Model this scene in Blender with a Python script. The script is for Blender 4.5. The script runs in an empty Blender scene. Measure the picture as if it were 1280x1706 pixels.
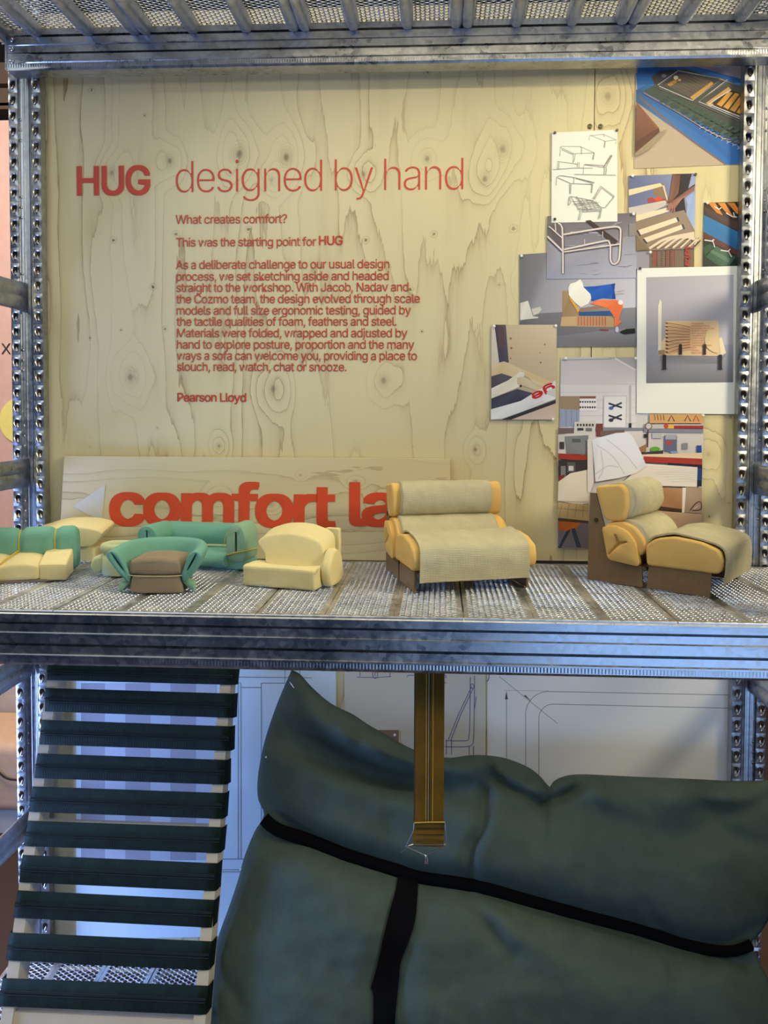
import bpy, bmesh, math, random
import numpy as np
from mathutils import Vector, noise as mnoise
random.seed(4)
SC = bpy.context.scene
COL = SC.collection
PI = math.pi

# ------------------------------------------------------------------ camera
CAM = dict(X=.0181, Y=-1.26473, Z=.24497, yaw=.05101, pitch=.03513, roll=.00456, sx=665.986, sy=730.137, f=1280.)
def cam_axes():
    y, p, r = CAM['yaw'], CAM['pitch'], CAM['roll']
    fw = np.array([-math.sin(y)*math.cos(p), math.cos(y)*math.cos(p), -math.sin(p)])
    ri = np.array([math.cos(y), math.sin(y), 0.])
    up = np.cross(ri, fw)
    return fw, ri*math.cos(r)+up*math.sin(r), -ri*math.sin(r)+up*math.cos(r)
FW, RI, UP = cam_axes()
EYE = np.array([CAM['X'], CAM['Y'], CAM['Z']])
cd = bpy.data.cameras.new('camera')
cd.sensor_fit = 'HORIZONTAL'; cd.sensor_width = 36; cd.lens = 36*CAM['f']/1280
cd.shift_x = (640-CAM['sx'])/1280; cd.shift_y = (CAM['sy']-853)/1280
cd.clip_start = .01; cd.clip_end = 50
cam = bpy.data.objects.new('camera', cd); COL.objects.link(cam)
from mathutils import Matrix
cam.matrix_world = Matrix(((RI[0], UP[0], -FW[0], EYE[0]), (RI[1], UP[1], -FW[1], EYE[1]), (RI[2], UP[2], -FW[2], EYE[2]), (0, 0, 0, 1)))
SC.camera = cam
def ray(x, y): return FW+RI*(x-CAM['sx'])/CAM['f']-UP*(y-CAM['sy'])/CAM['f']
def WP(px, o, n):                       # where the sight line through a measured point meets a plane of the place
    d = ray(*px); o = np.asarray(o, float); n = np.asarray(n, float)
    return EYE+d*(((o-EYE)@n)/(d@n))
def WY(x, y, Y): return WP((x, y), (0, Y, 0), (0, 1, 0))
def WZ(x, y, Z=0.): return WP((x, y), (0, 0, Z), (0, 0, 1))

# ------------------------------------------------------------------ light
def lin1(c):
    c = c/255.
    return c/12.92 if c <= .04045 else ((c+.055)/1.055)**2.4
def lin(r, g, b): return (lin1(r), lin1(g), lin1(b))
vs = SC.view_settings
vs.view_transform = 'Standard'; vs.look = 'None'; vs.gamma = 1.0; vs.use_curve_mapping = False
vs.exposure = 0.0
SC.cycles.max_bounces = 8; SC.cycles.diffuse_bounces = 4; SC.cycles.glossy_bounces = 4
SC.cycles.use_adaptive_sampling = True; SC.cycles.use_denoising = True
def area(name, loc, target, sx, sy, power, color):
    l = bpy.data.lights.new(name, 'AREA'); l.shape = 'RECTANGLE'; l.size = sx; l.size_y = sy; l.energy = power; l.color = color
    o = bpy.data.objects.new(name, l); COL.objects.link(o); o.location = loc
    o.rotation_euler = (Vector(target)-Vector(loc)).to_track_quat('-Z', 'Y').to_euler()
    return o
def spot(name, loc, target, power, color, deg, blend, radius):
    l = bpy.data.lights.new(name, 'SPOT'); l.energy = power; l.color = color; l.spot_size = math.radians(deg); l.spot_blend = blend; l.shadow_soft_size = radius
    o = bpy.data.objects.new(name, l); COL.objects.link(o); o.location = loc
    o.rotation_euler = (Vector(target)-Vector(loc)).to_track_quat('-Z', 'Y').to_euler()
    return o
area('shelf_led_strip', (.16, -.316, .83), (.16, -.26, .0), .80, .03, 2.4, (1, .86, .54))
spot('gallery_spot_light', (1.25, -.95, .78), (.05, -.05, .34), 64, (1, .88, .60), 70, .9, .20)
area('hall_fill_light', (.65, -1.9, 1.9), (-.1, 0, .40), 1.0, .8, 2.6, (.95, 1, 1))  # added soft fill from high in front, also mirrored in the upper beam
area('video_screen_light', (.80, -1.75, -.58), (.1, -.1, -.35), 1.1, .6, 7.2, (.33, .54, .95))
area('lower_led_strip', (.12, -.200, -.046), (.12, -.19, -.6), .95, .03, .42, (1, .90, .72))
area('side_fill_light', (-.95, -1.45, .95), (-.2, 0, .62), .7, .7, 5.2, (.82, .93, 1))  # added cool fill for the left of the board, no window there
area('neighbour_screen_light', (-1.25, -.24, -.42), (0, 0, -.36), .3, .6, 25, (.30, .46, 1))
area('ceiling_above_rack_light', (.1, -.2, 2.2), (.05, -.15, .5), 1.2, .9, 8, (1, .90, .72))
area('display_panel_light', (-1.3, .1, 1.2), (-1.0, 1.15, .2), .5, .5, 16, (1, .95, .9))
wd = bpy.data.worlds.new('hall'); SC.world = wd; wd.use_nodes = True
wn = wd.node_tree.nodes; wl = wd.node_tree.links
bg = wn['Background']
tc = wn.new('ShaderNodeTexCoord'); sep = wn.new('ShaderNodeSeparateXYZ'); rmp = wn.new('ShaderNodeValToRGB'); mr = wn.new('ShaderNodeMapRange')
wl.new(tc.outputs['Generated'], sep.inputs[0]); wl.new(sep.outputs['Z'], mr.inputs['Value'])
mr.inputs['From Min'].default_value = -1; mr.inputs['From Max'].default_value = 1
wl.new(mr.outputs[0], rmp.inputs[0])
rmp.color_ramp.elements[0].position = .1; rmp.color_ramp.elements[0].color = (.03, .05, .10, 1)
rmp.color_ramp.elements[1].position = .97; rmp.color_ramp.elements[1].color = (1.9, 1.6, 1.0, 1)
for ps, cl in ((.5, (.035, .050, .085, 1)), (.82, (.12, .12, .12, 1))):
    e = rmp.color_ramp.elements.new(ps); e.color = cl
wl.new(rmp.outputs[0], bg.inputs['Color']); bg.inputs['Strength'].default_value = 1.0

# ------------------------------------------------------------------ materials
class NT:
    def __init__(s, name):
        s.m = bpy.data.materials.new(name); s.m.use_nodes = True
        s.t = s.m.node_tree; s.n = s.t.nodes; s.b = s.n['Principled BSDF']
    def new(s, t, **k):
        n = s.n.new('ShaderNode'+t)
        for a, v in k.items(): setattr(n, a, v)
        return n
    def put(s, sock, v):
        if isinstance(v, bpy.types.NodeSocket): s.t.links.new(v, sock)
        else:
            if hasattr(sock.default_value, '__len__') and len(sock.default_value) == 4 and len(v) == 3: v = (*v, 1)
            sock.default_value = v
    def bsdf(s, **k):
        for a, v in k.items(): s.put(s.b.inputs[a.replace('_', ' ')], v)
    def coord(s, which='Object', scale=(1, 1, 1)):
        c = s.new('TexCoord'); m = s.new('Mapping'); s.put(m.inputs['Vector'], c.outputs[which]); m.inputs['Scale'].default_value = scale
        return m.outputs[0]
    def noise(s, vec, scale, detail=3, rough=.5, out='Fac'):
        n = s.new('TexNoise'); s.put(n.inputs['Vector'], vec); n.inputs['Scale'].default_value = scale
        n.inputs['Detail'].default_value = detail; n.inputs['Roughness'].default_value = rough
        return n.outputs[out]
    def math(s, op, a, b=0., c=None, clamp=False):
        n = s.new('Math', operation=op, use_clamp=clamp); s.put(n.inputs[0], a); s.put(n.inputs[1], b)
        if c is not None: s.put(n.inputs[2], c)
        return n.outputs[0]
    def map(s, v, a, b, c=0., d=1., kind='LINEAR'):
        n = s.new('MapRange', interpolation_type=kind); s.put(n.inputs['Value'], v)
        for i, x in zip(('From Min', 'From Max', 'To Min', 'To Max'), (a, b, c, d)): n.inputs[i].default_value = x
        return n.outputs[0]
    def mix(s, f, a, b, kind='MIX'):
        n = s.new('Mix', data_type='RGBA', blend_type=kind); s.put(n.inputs['Factor'], f); s.put(n.inputs[6], a); s.put(n.inputs[7], b)
        return n.outputs[2]
    def bump(s, h, strength=.3, dist=.001, normal=None):
        n = s.new('Bump'); s.put(n.inputs['Height'], h); n.inputs['Strength'].default_value = strength; n.inputs['Distance'].default_value = dist
        if normal is not None: s.put(n.inputs['Normal'], normal)
        return n.outputs[0]
def plain(name, c, rough=.6, metal=0., var=.12, scale=40, bump=0., bscale=400):
    t = NT(name); v = t.coord()
    f = t.noise(v, scale, 3)
    t.bsdf(Base_Color=t.mix(f, tuple(x*(1-var) for x in c), tuple(min(1, x*(1+var)) for x in c)), Roughness=rough, Metallic=metal)
    if bump: t.bsdf(Normal=t.bump(t.noise(v, bscale, 4, .7), bump, .001))
    return t.m
def steel(name, tone=.62, rough=.3, dots=None):
    t = NT(name); v = t.coord()
    vo = t.new('TexVoronoi'); t.put(vo.inputs['Vector'], v); vo.inputs['Scale'].default_value = 150
    s1 = t.new('SeparateColor'); t.put(s1.inputs[0], vo.outputs['Color'])
    sp = s1.outputs[0]
    big = t.noise(v, 14, 5, .65)
    f = t.math('ADD', t.math('MULTIPLY', sp, .45), t.map(big, .35, .65, 0, .6))
    t.bsdf(Base_Color=t.mix(f, (tone*.60, tone*.63, tone*.68), (tone*1.2, tone*1.22, tone*1.25)), Metallic=1.0,
           Roughness=t.map(t.math('ADD', t.math('MULTIPLY', sp, .3), big), .3, 1., rough-.10, rough+.16))
    h = t.noise(t.coord(scale=(.25, 1, 1)), 30, 4)
    n = t.bump(h, .25, .004)
    if dots:                            # row of small pressed dimples near the lower lip
        z0, z1, pitch = dots
        sx = t.new('SeparateXYZ'); t.put(sx.inputs[0], t.coord())
        w = t.math('SINE', t.math('MULTIPLY', sx.outputs[0], 2*PI/pitch))
        z = t.math('MULTIPLY', t.math('GREATER_THAN', sx.outputs[2], z0), t.math('LESS_THAN', sx.outputs[2], z1))
        n = t.bump(t.math('MULTIPLY', w, z), .16, .0012, n)
    t.bsdf(Normal=n)
    return t.m
def foam(name, c, var=.10):
    t = NT(name); v = t.coord()
    f = t.noise(v, 30, 4); g = t.noise(v, 900, 2)
    k = t.math('ADD', t.math('MULTIPLY', f, .5), t.math('MULTIPLY', g, .5))
    t.bsdf(Base_Color=t.mix(k, tuple(x*(1-var*1.6) for x in c), tuple(min(1, x*(1+var)) for x in c)), Roughness=.95)
    t.b.inputs['Subsurface Weight'].default_value = .12; t.b.inputs['Subsurface Radius'].default_value = (.006, .005, .003); t.b.inputs['Subsurface Scale'].default_value = .6
    t.bsdf(Normal=t.bump(t.noise(v, 1100, 3, .7), .55, .0008, t.bump(t.noise(v, 60, 3), .25, .002)))
    t.b.inputs['Specular IOR Level'].default_value = .15
    return t.m
def cloth(name, c, ux, uy, var=.18, bump=.5, rough=.9, c2=None):
    t = NT(name); u = t.coord('UV')
    sx = t.new('SeparateXYZ'); t.put(sx.inputs[0], u)
    wob = t.math('MULTIPLY', t.noise(t.coord(), 160, 2), 3.0)
    a = t.math('SINE', t.math('ADD', t.math('MULTIPLY', sx.outputs[0], ux), wob)); b = t.math('SINE', t.math('ADD', t.math('MULTIPLY', sx.outputs[1], uy), wob))
    h = t.math('MULTIPLY_ADD', a, .5, t.math('MULTIPLY', b, .5))
    k = t.math('ADD', t.math('MULTIPLY', h, .3), t.noise(t.coord(), 45, 4))
    t.bsdf(Base_Color=t.mix(k, tuple(x*(1-var*1.5) for x in c), c2 or tuple(min(1, x*(1+var)) for x in c)), Roughness=rough)
    t.b.inputs['Specular IOR Level'].default_value = .2
    t.bsdf(Normal=t.bump(h, bump, .0012, t.bump(t.noise(t.coord(), 120, 3), .3, .003)))
    return t.m
def plywood(name, knots=(), dots=(), seed=0., light=(.69, .622, .385), dark=(.36, .265, .15), horizontal=False, contrast=1.):
    t = NT(name)
    c = t.new('TexCoord'); mp = t.new('Mapping'); t.put(mp.inputs['Vector'], c.outputs['Object'])
    if horizontal: mp.inputs['Rotation'].default_value = (0, PI/2, 0)
    mp.inputs['Location'].default_value = (seed, seed*.37, seed*.7)
    raw = mp.outputs[0]
    def sc(v, s):
        m = t.new('Mapping'); t.put(m.inputs['Vector'], v); m.inputs['Scale'].default_value = s; return m.outputs[0]
    F = t.math('MULTIPLY', t.noise(sc(raw, (5.5, 1, .9)), 1.0, 3, .45), 17.0)
    F = t.math('ADD', F, t.math('MULTIPLY', t.noise(sc(raw, (38, 1, 4)), 1.0, 4, .65), 1.0))
    F = t.math('ADD', F, t.math('MULTIPLY', t.noise(sc(raw, (230, 1, 30)), 1.0, 2), .16))
    kd = None
    for (x, z, r, dk) in knots:         # grain bends around each knot
        s = t.new('Vector'+'Math', operation='SUBTRACT'); t.put(s.inputs[0], c.outputs['Object']); s.inputs[1].default_value = (x, 0, z)
        m2 = t.new('VectorMath', operation='MULTIPLY'); t.put(m2.inputs[0], s.outputs[0]); m2.inputs[1].default_value = (1, 0, .75) if not horizontal else (.75, 0, 1)
        l = t.new('VectorMath', operation='LENGTH'); t.put(l.inputs[0], m2.outputs[0])
        d = l.outputs['Value']
        g = t.map(d, 0, r*5., 1, 0, 'SMOOTHERSTEP')
        F = t.math('MULTIPLY_ADD', g, 1.6+60*r, F)
        rw = t.math('ADD', d, t.math('MULTIPLY', t.noise(raw, 90, 2), r*.35)); rw = t.math('SUBTRACT', rw, r*.17)
        core = t.math('MULTIPLY', t.map(rw, r*.12, r*.62, 1, 0, 'SMOOTHSTEP'), dk)
        ring = t.math('MULTIPLY', t.math('POWER', t.math('DIVIDE', t.math('PINGPONG', rw, r*.14), r*.14), 2.5), t.map(rw, r*.45, r*1.5, .62*dk, 0))
        core = t.math('MAXIMUM', core, t.math('MAXIMUM', ring, t.map(rw, r*.4, r*1.15, .30*dk, 0, 'SMOOTHSTEP')))
        kd = core if kd is None else t.math('MAXIMUM', kd, core)
    for (x, z, r, dk) in dots:
        l = t.new('VectorMath', operation='DISTANCE'); t.put(l.inputs[0], t_flat(t, c)); l.inputs[1].default_value = (x, 0, z)
        lw = t.math('ADD', l.outputs['Value'], t.math('MULTIPLY', t.math('SUBTRACT', t.noise(raw, 260, 2), .5), r*1.2))
        core = t.math('MAXIMUM', t.map(lw, r*.30, r*.62, dk, 0, 'SMOOTHSTEP'), t.map(t.math('ABSOLUTE', t.math('SUBTRACT', lw, r*1.05)), 0, r*.35, dk*.28, 0))
        kd = core if kd is None else t.math('MAXIMUM', kd, core)
    fr = t.math('FRACT', F)
    soft = t.math('POWER', fr, 3.0); sharp = t.math('POWER', fr, 16.0)
    vary = t.map(t.noise(sc(raw, (9, 1, 2.2)), 1.0, 2), .38, .66, .05, 1.)
    edge = t.math('ADD', t.math('MULTIPLY', soft, t.math('MULTIPLY', vary, .42*contrast)), t.math('MULTIPLY', sharp, t.math('MULTIPLY_ADD', vary, .75*contrast, .34*contrast)))
    edge = t.math('MULTIPLY', edge, t.map(fr, .975, 1., 1, 0))
    fib = t.noise(sc(raw, (420, 1, 9)), 1.0, 3, .6)
    tone = t.math('ADD', t.map(t.noise(sc(raw, (5, 1, 1.1)), 1.0, 4), .3, .75, 0, .22), t.map(fib, .35, .75, 0, .13))
    colr = t.mix(tone, light, tuple(a*.55+b*.45 for a, b in zip(light, dark)))
    colr = t.mix(edge, colr, dark)
    if kd is not None: colr = t.mix(kd, colr, (.17, .115, .07))
    t.bsdf(Base_Color=colr, Roughness=.62)
    t.b.inputs['Specular IOR Level'].default_value = .3
    t.bsdf(Normal=t.bump(fib, .12, .0006))
    return t.m
def t_flat(t, c):
    m = t.new('VectorMath', operation='MULTIPLY'); t.put(m.inputs[0], c.outputs['Object']); m.inputs[1].default_value = (1, 0, 1)
    return m.outputs[0]
def ink(name='printed_ink', rough=.38):
    t = NT(name); a = t.new('Attribute'); a.attribute_name = 'Col'
    t.bsdf(Base_Color=a.outputs['Color'], Roughness=rough); t.b.inputs['Specular IOR Level'].default_value = .35
    return t.m

M = {}
M['steel'] = steel('galvanised_steel', .46, .34)
M['beam'] = steel('galvanised_beam', .44, .30, (-.0625, -.0565, .0040))
M['deck'] = steel('perforated_steel', .62, .42)
M['dark_steel'] = plain('screw_steel', (.12, .11, .08), .4, 1)
M['wire'] = plain('bright_wire', (.75, .74, .7), .25, 1)
M['yellow_foam'] = foam('yellow_foam', (.80, .52, .17))
M['cream_foam'] = foam('cream_foam', (.80, .70, .37))
M['teal_foam'] = foam('teal_foam', (.18, .42, .335))
M['mint_foam'] = foam('mint_foam', (.28, .48, .345))
M['pale_foam'] = foam('pale_green_foam', (.56, .62, .37))
M['brown_foam'] = foam('taupe_foam', (.31, .245, .165))
M['board'] = plain('brown_fibreboard', (.21, .135, .068), .75, 0, .18, 90, .2)
M['board_edge'] = plain('fibreboard_edge', (.30, .20, .10), .8)
M['fabric'] = cloth('ribbed_upholstery', (.60, .55, .37), 900, 420, .14, .5)
M['tarp'] = cloth('green_cotton', (.066, .094, .076), 2600, 2200, .16, .12, .85)
M['black'] = plain('black_webbing', (.0022, .0022, .0028), 1.)
M['black'].node_tree.nodes['Principled BSDF'].inputs['Specular IOR Level'].default_value = .12
M['web'] = cloth('dark_green_webbing', (.0045, .016, .010), 1500, 5, .45, 1., .8, (.013, .042, .026))
M['mustard'] = cloth('mustard_webbing', (.21, .115, .012), 30, 900, .2, .6, .8)
M['thread'] = plain('yellow_thread', (.62, .42, .03), .7)
M['gold'] = plain('gold_stitch', (.55, .38, .07), .6)
M['silver_stitch'] = plain('silver_zip', (.62, .56, .5), .4, .5)
M['dark_stitch'] = plain('dark_stitching', (.006, .016, .018), .9)
M['red'] = plain('red_vinyl', (.55, .060, .030), .5, 0, .05)
M['orange_red'] = plain('orange_red_vinyl', (.70, .075, .020), .5, 0, .05)
M['grey_vinyl'] = plain('pale_grey_vinyl', (.62, .62, .62), .5, 0, .04)
M['paper'] = plain('white_paper', (.80, .80, .78), .8, 0, .03, 60, .1, 30)
M['tracing'] = plain('crumpled_tracing_paper', (.62, .61, .59), .7, 0, .05, 12, .5, 25)
M['pine'] = plywood('pale_pine', seed=3.1, light=(.74, .66, .49), contrast=.5)
M['rail'] = plain('birch_rail', (.60, .52, .37), .7, 0, .1, 30)
M['white'] = plain('white_plastic', (.85, .85, .83), .35)
M['ink'] = ink()
M['black_text'] = plain('black_text', (.012, .012, .012), .6)
M['pink_wall'] = plain('pink_wall', (.72, .43, .34), .8)
M['hall_dark'] = plain('dark_hall', (.012, .012, .014), .9)
M['floor'] = plain('brown_floor', (.045, .020, .014), .8, 0, .2)
M['peach'] = plain('peach_cloth', (.66, .44, .31), .9)
M['pale'] = plain('pale_plinth', (.5, .52, .56), .8)
M['blush'] = plain('blush_paint', (.60, .53, .52), .9)
M['brown_trim'] = plain('brown_trim', (.16, .10, .07), .7)
M['sun'] = plain('yellow_disc', (.95, .74, .20), .7)

# ------------------------------------------------------------------ mesh helpers
class MB:
    def __init__(s): s.v = []; s.f = []; s.m = []; s.uv = []; s.c = []; s.usecol = False
    def add(s, vs, fs, mi=0, uvs=None, col=None):
        o = len(s.v); s.v += [tuple(map(float, p)) for p in vs]
        for k, f in enumerate(fs):
            s.f.append(tuple(i+o for i in f)); s.m.append(mi)
            s.uv.append([uvs[i] for i in f] if uvs is not None else [(0, 0)]*len(f))
            if col is None: s.c.append([(1, 1, 1)]*len(f))
            else:
                s.usecol = True
                s.c.append([col[i] for i in f] if isinstance(col, list) else [col]*len(f))
        return s
    def box(s, x0, x1, y0, y1, z0, z1, mi=0):
        P = [(x, y, z) for x in (x0, x1) for y in (y0, y1) for z in (z0, z1)]
        return s.add(P, [(0, 1, 3, 2), (4, 6, 7, 5), (0, 4, 5, 1), (2, 3, 7, 6), (0, 2, 6, 4), (1, 5, 7, 3)], mi)
    def grid(s, G, mi=0, closed_u=False, closed_v=False, uv=None):
        nu, nv = len(G), len(G[0]); V = [p for r in G for p in r]
        UV = [(i/(nu-1), j/(nv-1)) for i in range(nu) for j in range(nv)] if uv is None else uv
        F = []
        for i in range(nu if closed_u else nu-1):
            for j in range(nv if closed_v else nv-1):
                a, b = i, (i+1) % nu; c, d = j, (j+1) % nv
                F.append((a*nv+c, b*nv+c, b*nv+d, a*nv+d))
        return s.add(V, F, mi, UV)
    def loft(s, rings, mi=0, caps=True):
        s.grid(rings, mi, False, True)
        if caps:
            n = len(rings[0])
            s.add(rings[0], [tuple(range(n))[::-1]], mi); s.add(rings[-1], [tuple(range(n))], mi)
        return s
    def tube(s, path, r, n=8, mi=0, flat=1., closed=False):
        P = [np.array(p, float) for p in path]; rings = []; N = len(P)
        prev = None
        for i, p in enumerate(P):
            if closed: t = P[(i+1) % N]-P[i-1]
            else: t = P[min(i+1, N-1)]-P[max(i-1, 0)]
            t = t/(np.linalg.norm(t)+1e-12)
            if prev is None:
                a = np.array([0, 0, 1.]) if abs(t[2]) < .9 else np.array([1., 0, 0])
                u = np.cross(t, a)
            else: u = prev-t*(prev@t)
            u /= np.linalg.norm(u)+1e-12; prev = u; w = np.cross(t, u)
            rr = r[i] if hasattr(r, '__len__') else r
            rings.append([p+rr*(math.cos(q)*u*flat+math.sin(q)*w) for q in np.linspace(0, 2*PI, n, endpoint=False)])
        if closed: s.grid(rings, mi, True, True)
        else: s.loft(rings, mi)
        return s
    def mesh(s, name, mats, smooth=True, angle=None):
        me = bpy.data.meshes.new(name); me.from_pydata(s.v, [], s.f)
        for m in (mats if isinstance(mats, (list, tuple)) else [mats]): me.materials.append(m)
        me.polygons.foreach_set('material_index', s.m)
        ul = me.uv_layers.new(name='UVMap')
        ul.data.foreach_set('uv', np.array([c for f in s.uv for p in f for c in p], dtype=np.float32))
        if s.usecol:
            ca = me.color_attributes.new('Col', 'FLOAT_COLOR', 'CORNER')
            ca.data.foreach_set('color', np.array([x for f in s.c for p in f for x in (*p, 1)], dtype=np.float32))
        me.polygons.foreach_set('use_smooth', [smooth]*len(s.f))
        me.update()
        return me
    def obj(s, name, mats, parent=None, smooth=True, weld=1e-5, angle=35, recalc=True):
        me = s.mesh(name, mats, smooth)
        if weld or recalc:
            bm = bmesh.new(); bm.from_mesh(me)
            if weld: bmesh.ops.remove_doubles(bm, verts=bm.verts, dist=weld)
            if recalc: bmesh.ops.recalc_face_normals(bm, faces=bm.faces)
            bm.to_mesh(me); bm.free()
        if smooth and angle: me.set_sharp_from_angle(angle=math.radians(angle))
        return link(name, me, parent)
def link(name, me, parent=None):
    o = bpy.data.objects.new(name, me); COL.objects.link(o)
    if parent is not None: o.parent = parent
    return o
def tag(o, label=None, cat=None, group=None, kind=None):
    if label: o['label'] = label
    if cat: o['category'] = cat
    if group: o['group'] = group
    if kind: o['kind'] = kind
    return o
def empty(name, loc, label, cat, group=None, rz=0.):
    o = bpy.data.objects.new(name, None); COL.objects.link(o); o.location = loc; o.rotation_euler = (0, 0, rz); o.empty_display_size = .05
    return tag(o, label, cat, group)
def rpoly(pts, r, n=6):                 # polygon with rounded corners
    out = []; N = len(pts)
    for i in range(N):
        p = np.array(pts[i], float); a = np.array(pts[i-1], float)-p; b = np.array(pts[(i+1) % N], float)-p
        la, lb = np.linalg.norm(a), np.linalg.norm(b); rr = r[i] if hasattr(r, '__len__') else r
        d = min(rr, la*.45, lb*.45)
        if d < 1e-6: out.append(tuple(p)); continue
        A = p+a/la*d; B = p+b/lb*d
        for k in range(n+1):
            t = k/n; out.append(tuple(A*(1-t)**2+p*2*t*(1-t)+B*t*t))
    return out
def resample(pts, n, closed=False):
    P = np.array(pts, float)
    if closed: P = np.vstack([P, P[:1]])
    d = np.r_[0, np.cumsum(np.linalg.norm(np.diff(P, axis=0), axis=1))]
    t = np.linspace(0, d[-1], n, endpoint=not closed)
    return np.stack([np.interp(t, d, P[:, k]) for k in range(P.shape[1])], 1)
def smooth_path(pts, n):                # Catmull-Rom through the points
    P = [np.array(p, float) for p in pts]; out = []
    P = [2*P[0]-P[1]]+P+[2*P[-1]-P[-2]]
    for i in range(1, len(P)-2):
        for t in np.linspace(0, 1, 12, endpoint=False):
            a, b, c, d = P[i-1], P[i], P[i+1], P[i+2]
            out.append(.5*((2*b)+(c-a)*t+(2*a-5*b+4*c-d)*t*t+(3*b-a-3*c+d)*t**3))
    out.append(P[-2])
    return resample(out, n)
def inset(prof, d):
    P = np.array(prof); n = len(P)
    t = np.roll(P, -1, 0)-np.roll(P, 1, 0); t /= np.linalg.norm(t, axis=1)[:, None]+1e-12
    area2 = sum(P[i][0]*P[(i+1) % n][1]-P[(i+1) % n][0]*P[i][1] for i in range(n))
    nrm = np.stack([-t[:, 1], t[:, 0]], 1)*(1 if area2 > 0 else -1)
    return P+nrm*d
def extrude(mb, prof, x0, x1, r=.003, nseg=10, warp=None, mi=0, axis='x', nr=4):
    """prof (a,b) closed, swept along an axis with rounded ends; warp bends the result"""
    rings = []
    xs = []
    for k in range(nr+1):               # quarter round: full inset on the end face, none at depth r
        q = PI/2*k/nr; xs.append((x0+r*(1-math.cos(q)), r*(1-math.sin(q))))
    for k in range(1, nseg): xs.append((x0+r+(x1-x0-2*r)*k/nseg, 0.))
    for k in range(nr+1):
        q = PI/2*(1-k/nr); xs.append((x1-r*(1-math.cos(q)), r*(1-math.sin(q))))
    for x, ins in xs:
        Q = inset(prof, ins) if ins > 1e-7 else np.array(prof)
        ring = []
        for a, b in Q:
            p = (x, a, b) if axis == 'x' else ((a, x, b) if axis == 'y' else (a, b, x))
            ring.append(warp(*p) if warp else p)
        rings.append(ring)
    mb.loft(rings, mi)
    return mb
def wob(p, amp, s, seed=0.):
    q = mnoise.noise_vector(Vector((p[0]*s+seed, p[1]*s+seed*.7, p[2]*s)))
    return (p[0]+q.x*amp, p[1]+q.y*amp, p[2]+q.z*amp)

# lettering
try:
    import os
    FONT = bpy.data.fonts.load(os.path.join(bpy.utils.system_resource('DATAFILES'), 'fonts', 'Inter.woff2'))
except Exception:
    FONT = None
def text_geo(s, off=0., track=1.):
    cu = bpy.data.curves.new('lettering', 'FONT'); cu.body = s
    if FONT: cu.font = FONT
    cu.offset = off; cu.space_character = track; cu.resolution_u = 4; cu.fill_mode = 'FRONT'
    ob = bpy.data.objects.new('lettering', cu); COL.objects.link(ob)
    dg = bpy.context.evaluated_depsgraph_get(); dg.update()
    me = bpy.data.meshes.new_from_object(ob.evaluated_get(dg))
    V = np.array([v.co[:] for v in me.vertices]); F = [tuple(p.vertices) for p in me.polygons]
    bpy.data.objects.remove(ob); bpy.data.curves.remove(cu); bpy.data.meshes.remove(me)
    return V, F
CAPH = float(text_geo('H')[0][:, 1].max())
def put_text(mb, s, X0, X1, Z, capz=None, off=0., track=.95, fn=None, mi=0, col=None, bold=0.):
    """lettering from X0 to X1 on baseline Z; bold thickens the strokes evenly (fraction of the em)"""
    V, F = text_geo(s, off, track)
    x0, x1 = V[:, 0].min()-bold, V[:, 0].max()+bold; k = (X1-X0)/(x1-x0)
    kz = k if capz is None else capz/CAPH
    sh = [(0, 0)] if not bold else [(bold*i, bold*.62*j) for i in (-1, 0, 1) for j in (-1, 0, 1)]
    sq = (CAPH-2*.62*bold)/CAPH if bold else 1
    for n, (dx, dz) in enumerate(sh):
        jit = [(i % 7)*9e-6 for i in range(len(F))]
        W = [((v[0]+dx-x0)*k+X0, ((v[1]*sq+(bold*.62 if bold else 0))+dz)*kz+Z) for v in V]
        P = [fn(a, b) for a, b in W]; vv_ = []; ff_ = []
        for f, j in zip(F, jit):         # vinyl pieces a hair apart so that overlapping strokes do not coincide
            ff_.append(tuple(range(len(vv_), len(vv_)+len(f)))); vv_ += [(P[i][0], P[i][1]-n*7e-5-j, P[i][2]) for i in f]
        mb.add(vv_, ff_, mi, col=col)

# ------------------------------------------------------------------ setting: the hall around the rack
FLOOR_Z = -1.0
def struct(name, mb, m):
    o = mb.obj(name, m, None, smooth=False, weld=0); o['kind'] = 'structure'; return o
struct('floor', MB().box(-3.2, 3.0, -1.9, 2.2, FLOOR_Z-.05, FLOOR_Z), M['floor'])
struct('wall_back', MB().box(-3.2, 3.0, 2.2, 2.25, FLOOR_Z, 2.6), M['hall_dark'])
def on(px, py, Y): return tuple(WY(px, py, Y))
BY = 1.15
def bgbox(mb, x0, y0, x1, y1, Y, d, mi=0):
    a = WY(x0, y0, Y); b = WY(x1, y1, Y); mb.box(a[0], b[0], Y, Y+d, b[2], a[2], mi)
ban = empty('display_panel', (*WY(-120, 1232, BY)[:2], FLOOR_Z), 'tall pink display panel with a yellow disc left behind the rack', 'panel')
def child(mb, name, m, root, **k):      # world-space mesh -> child of an Empty
    o = mb.obj(name, m, None, **k); o.parent = root
    bpy.context.view_layer.update() if False else None
    o.location = -Vector(root.location)
    return o
mb = MB(); bgbox(mb, -420, 207, 250, 1232, BY, .03); child(mb, 'panel_face', M['pink_wall'], ban, smooth=False)
mb = MB(); bgbox(mb, -420, 1135, 250, 1232, BY-.004, .003); child(mb, 'lower_band', M['blush'], ban, smooth=False)
mb = MB()
c = WY(38, 701, BY); rr = np.linalg.norm(WY(0, 701, BY)-c)
ring = [(c[0]+rr*math.cos(t), BY-.004, c[2]+rr*math.sin(t)) for t in np.linspace(0, 2*PI, 64, endpoint=False)]
mb.loft([ring, [(x, y+.003, z) for x, y, z in ring]]); child(mb, 'yellow_disc', M['sun'], ban, smooth=False)
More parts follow.
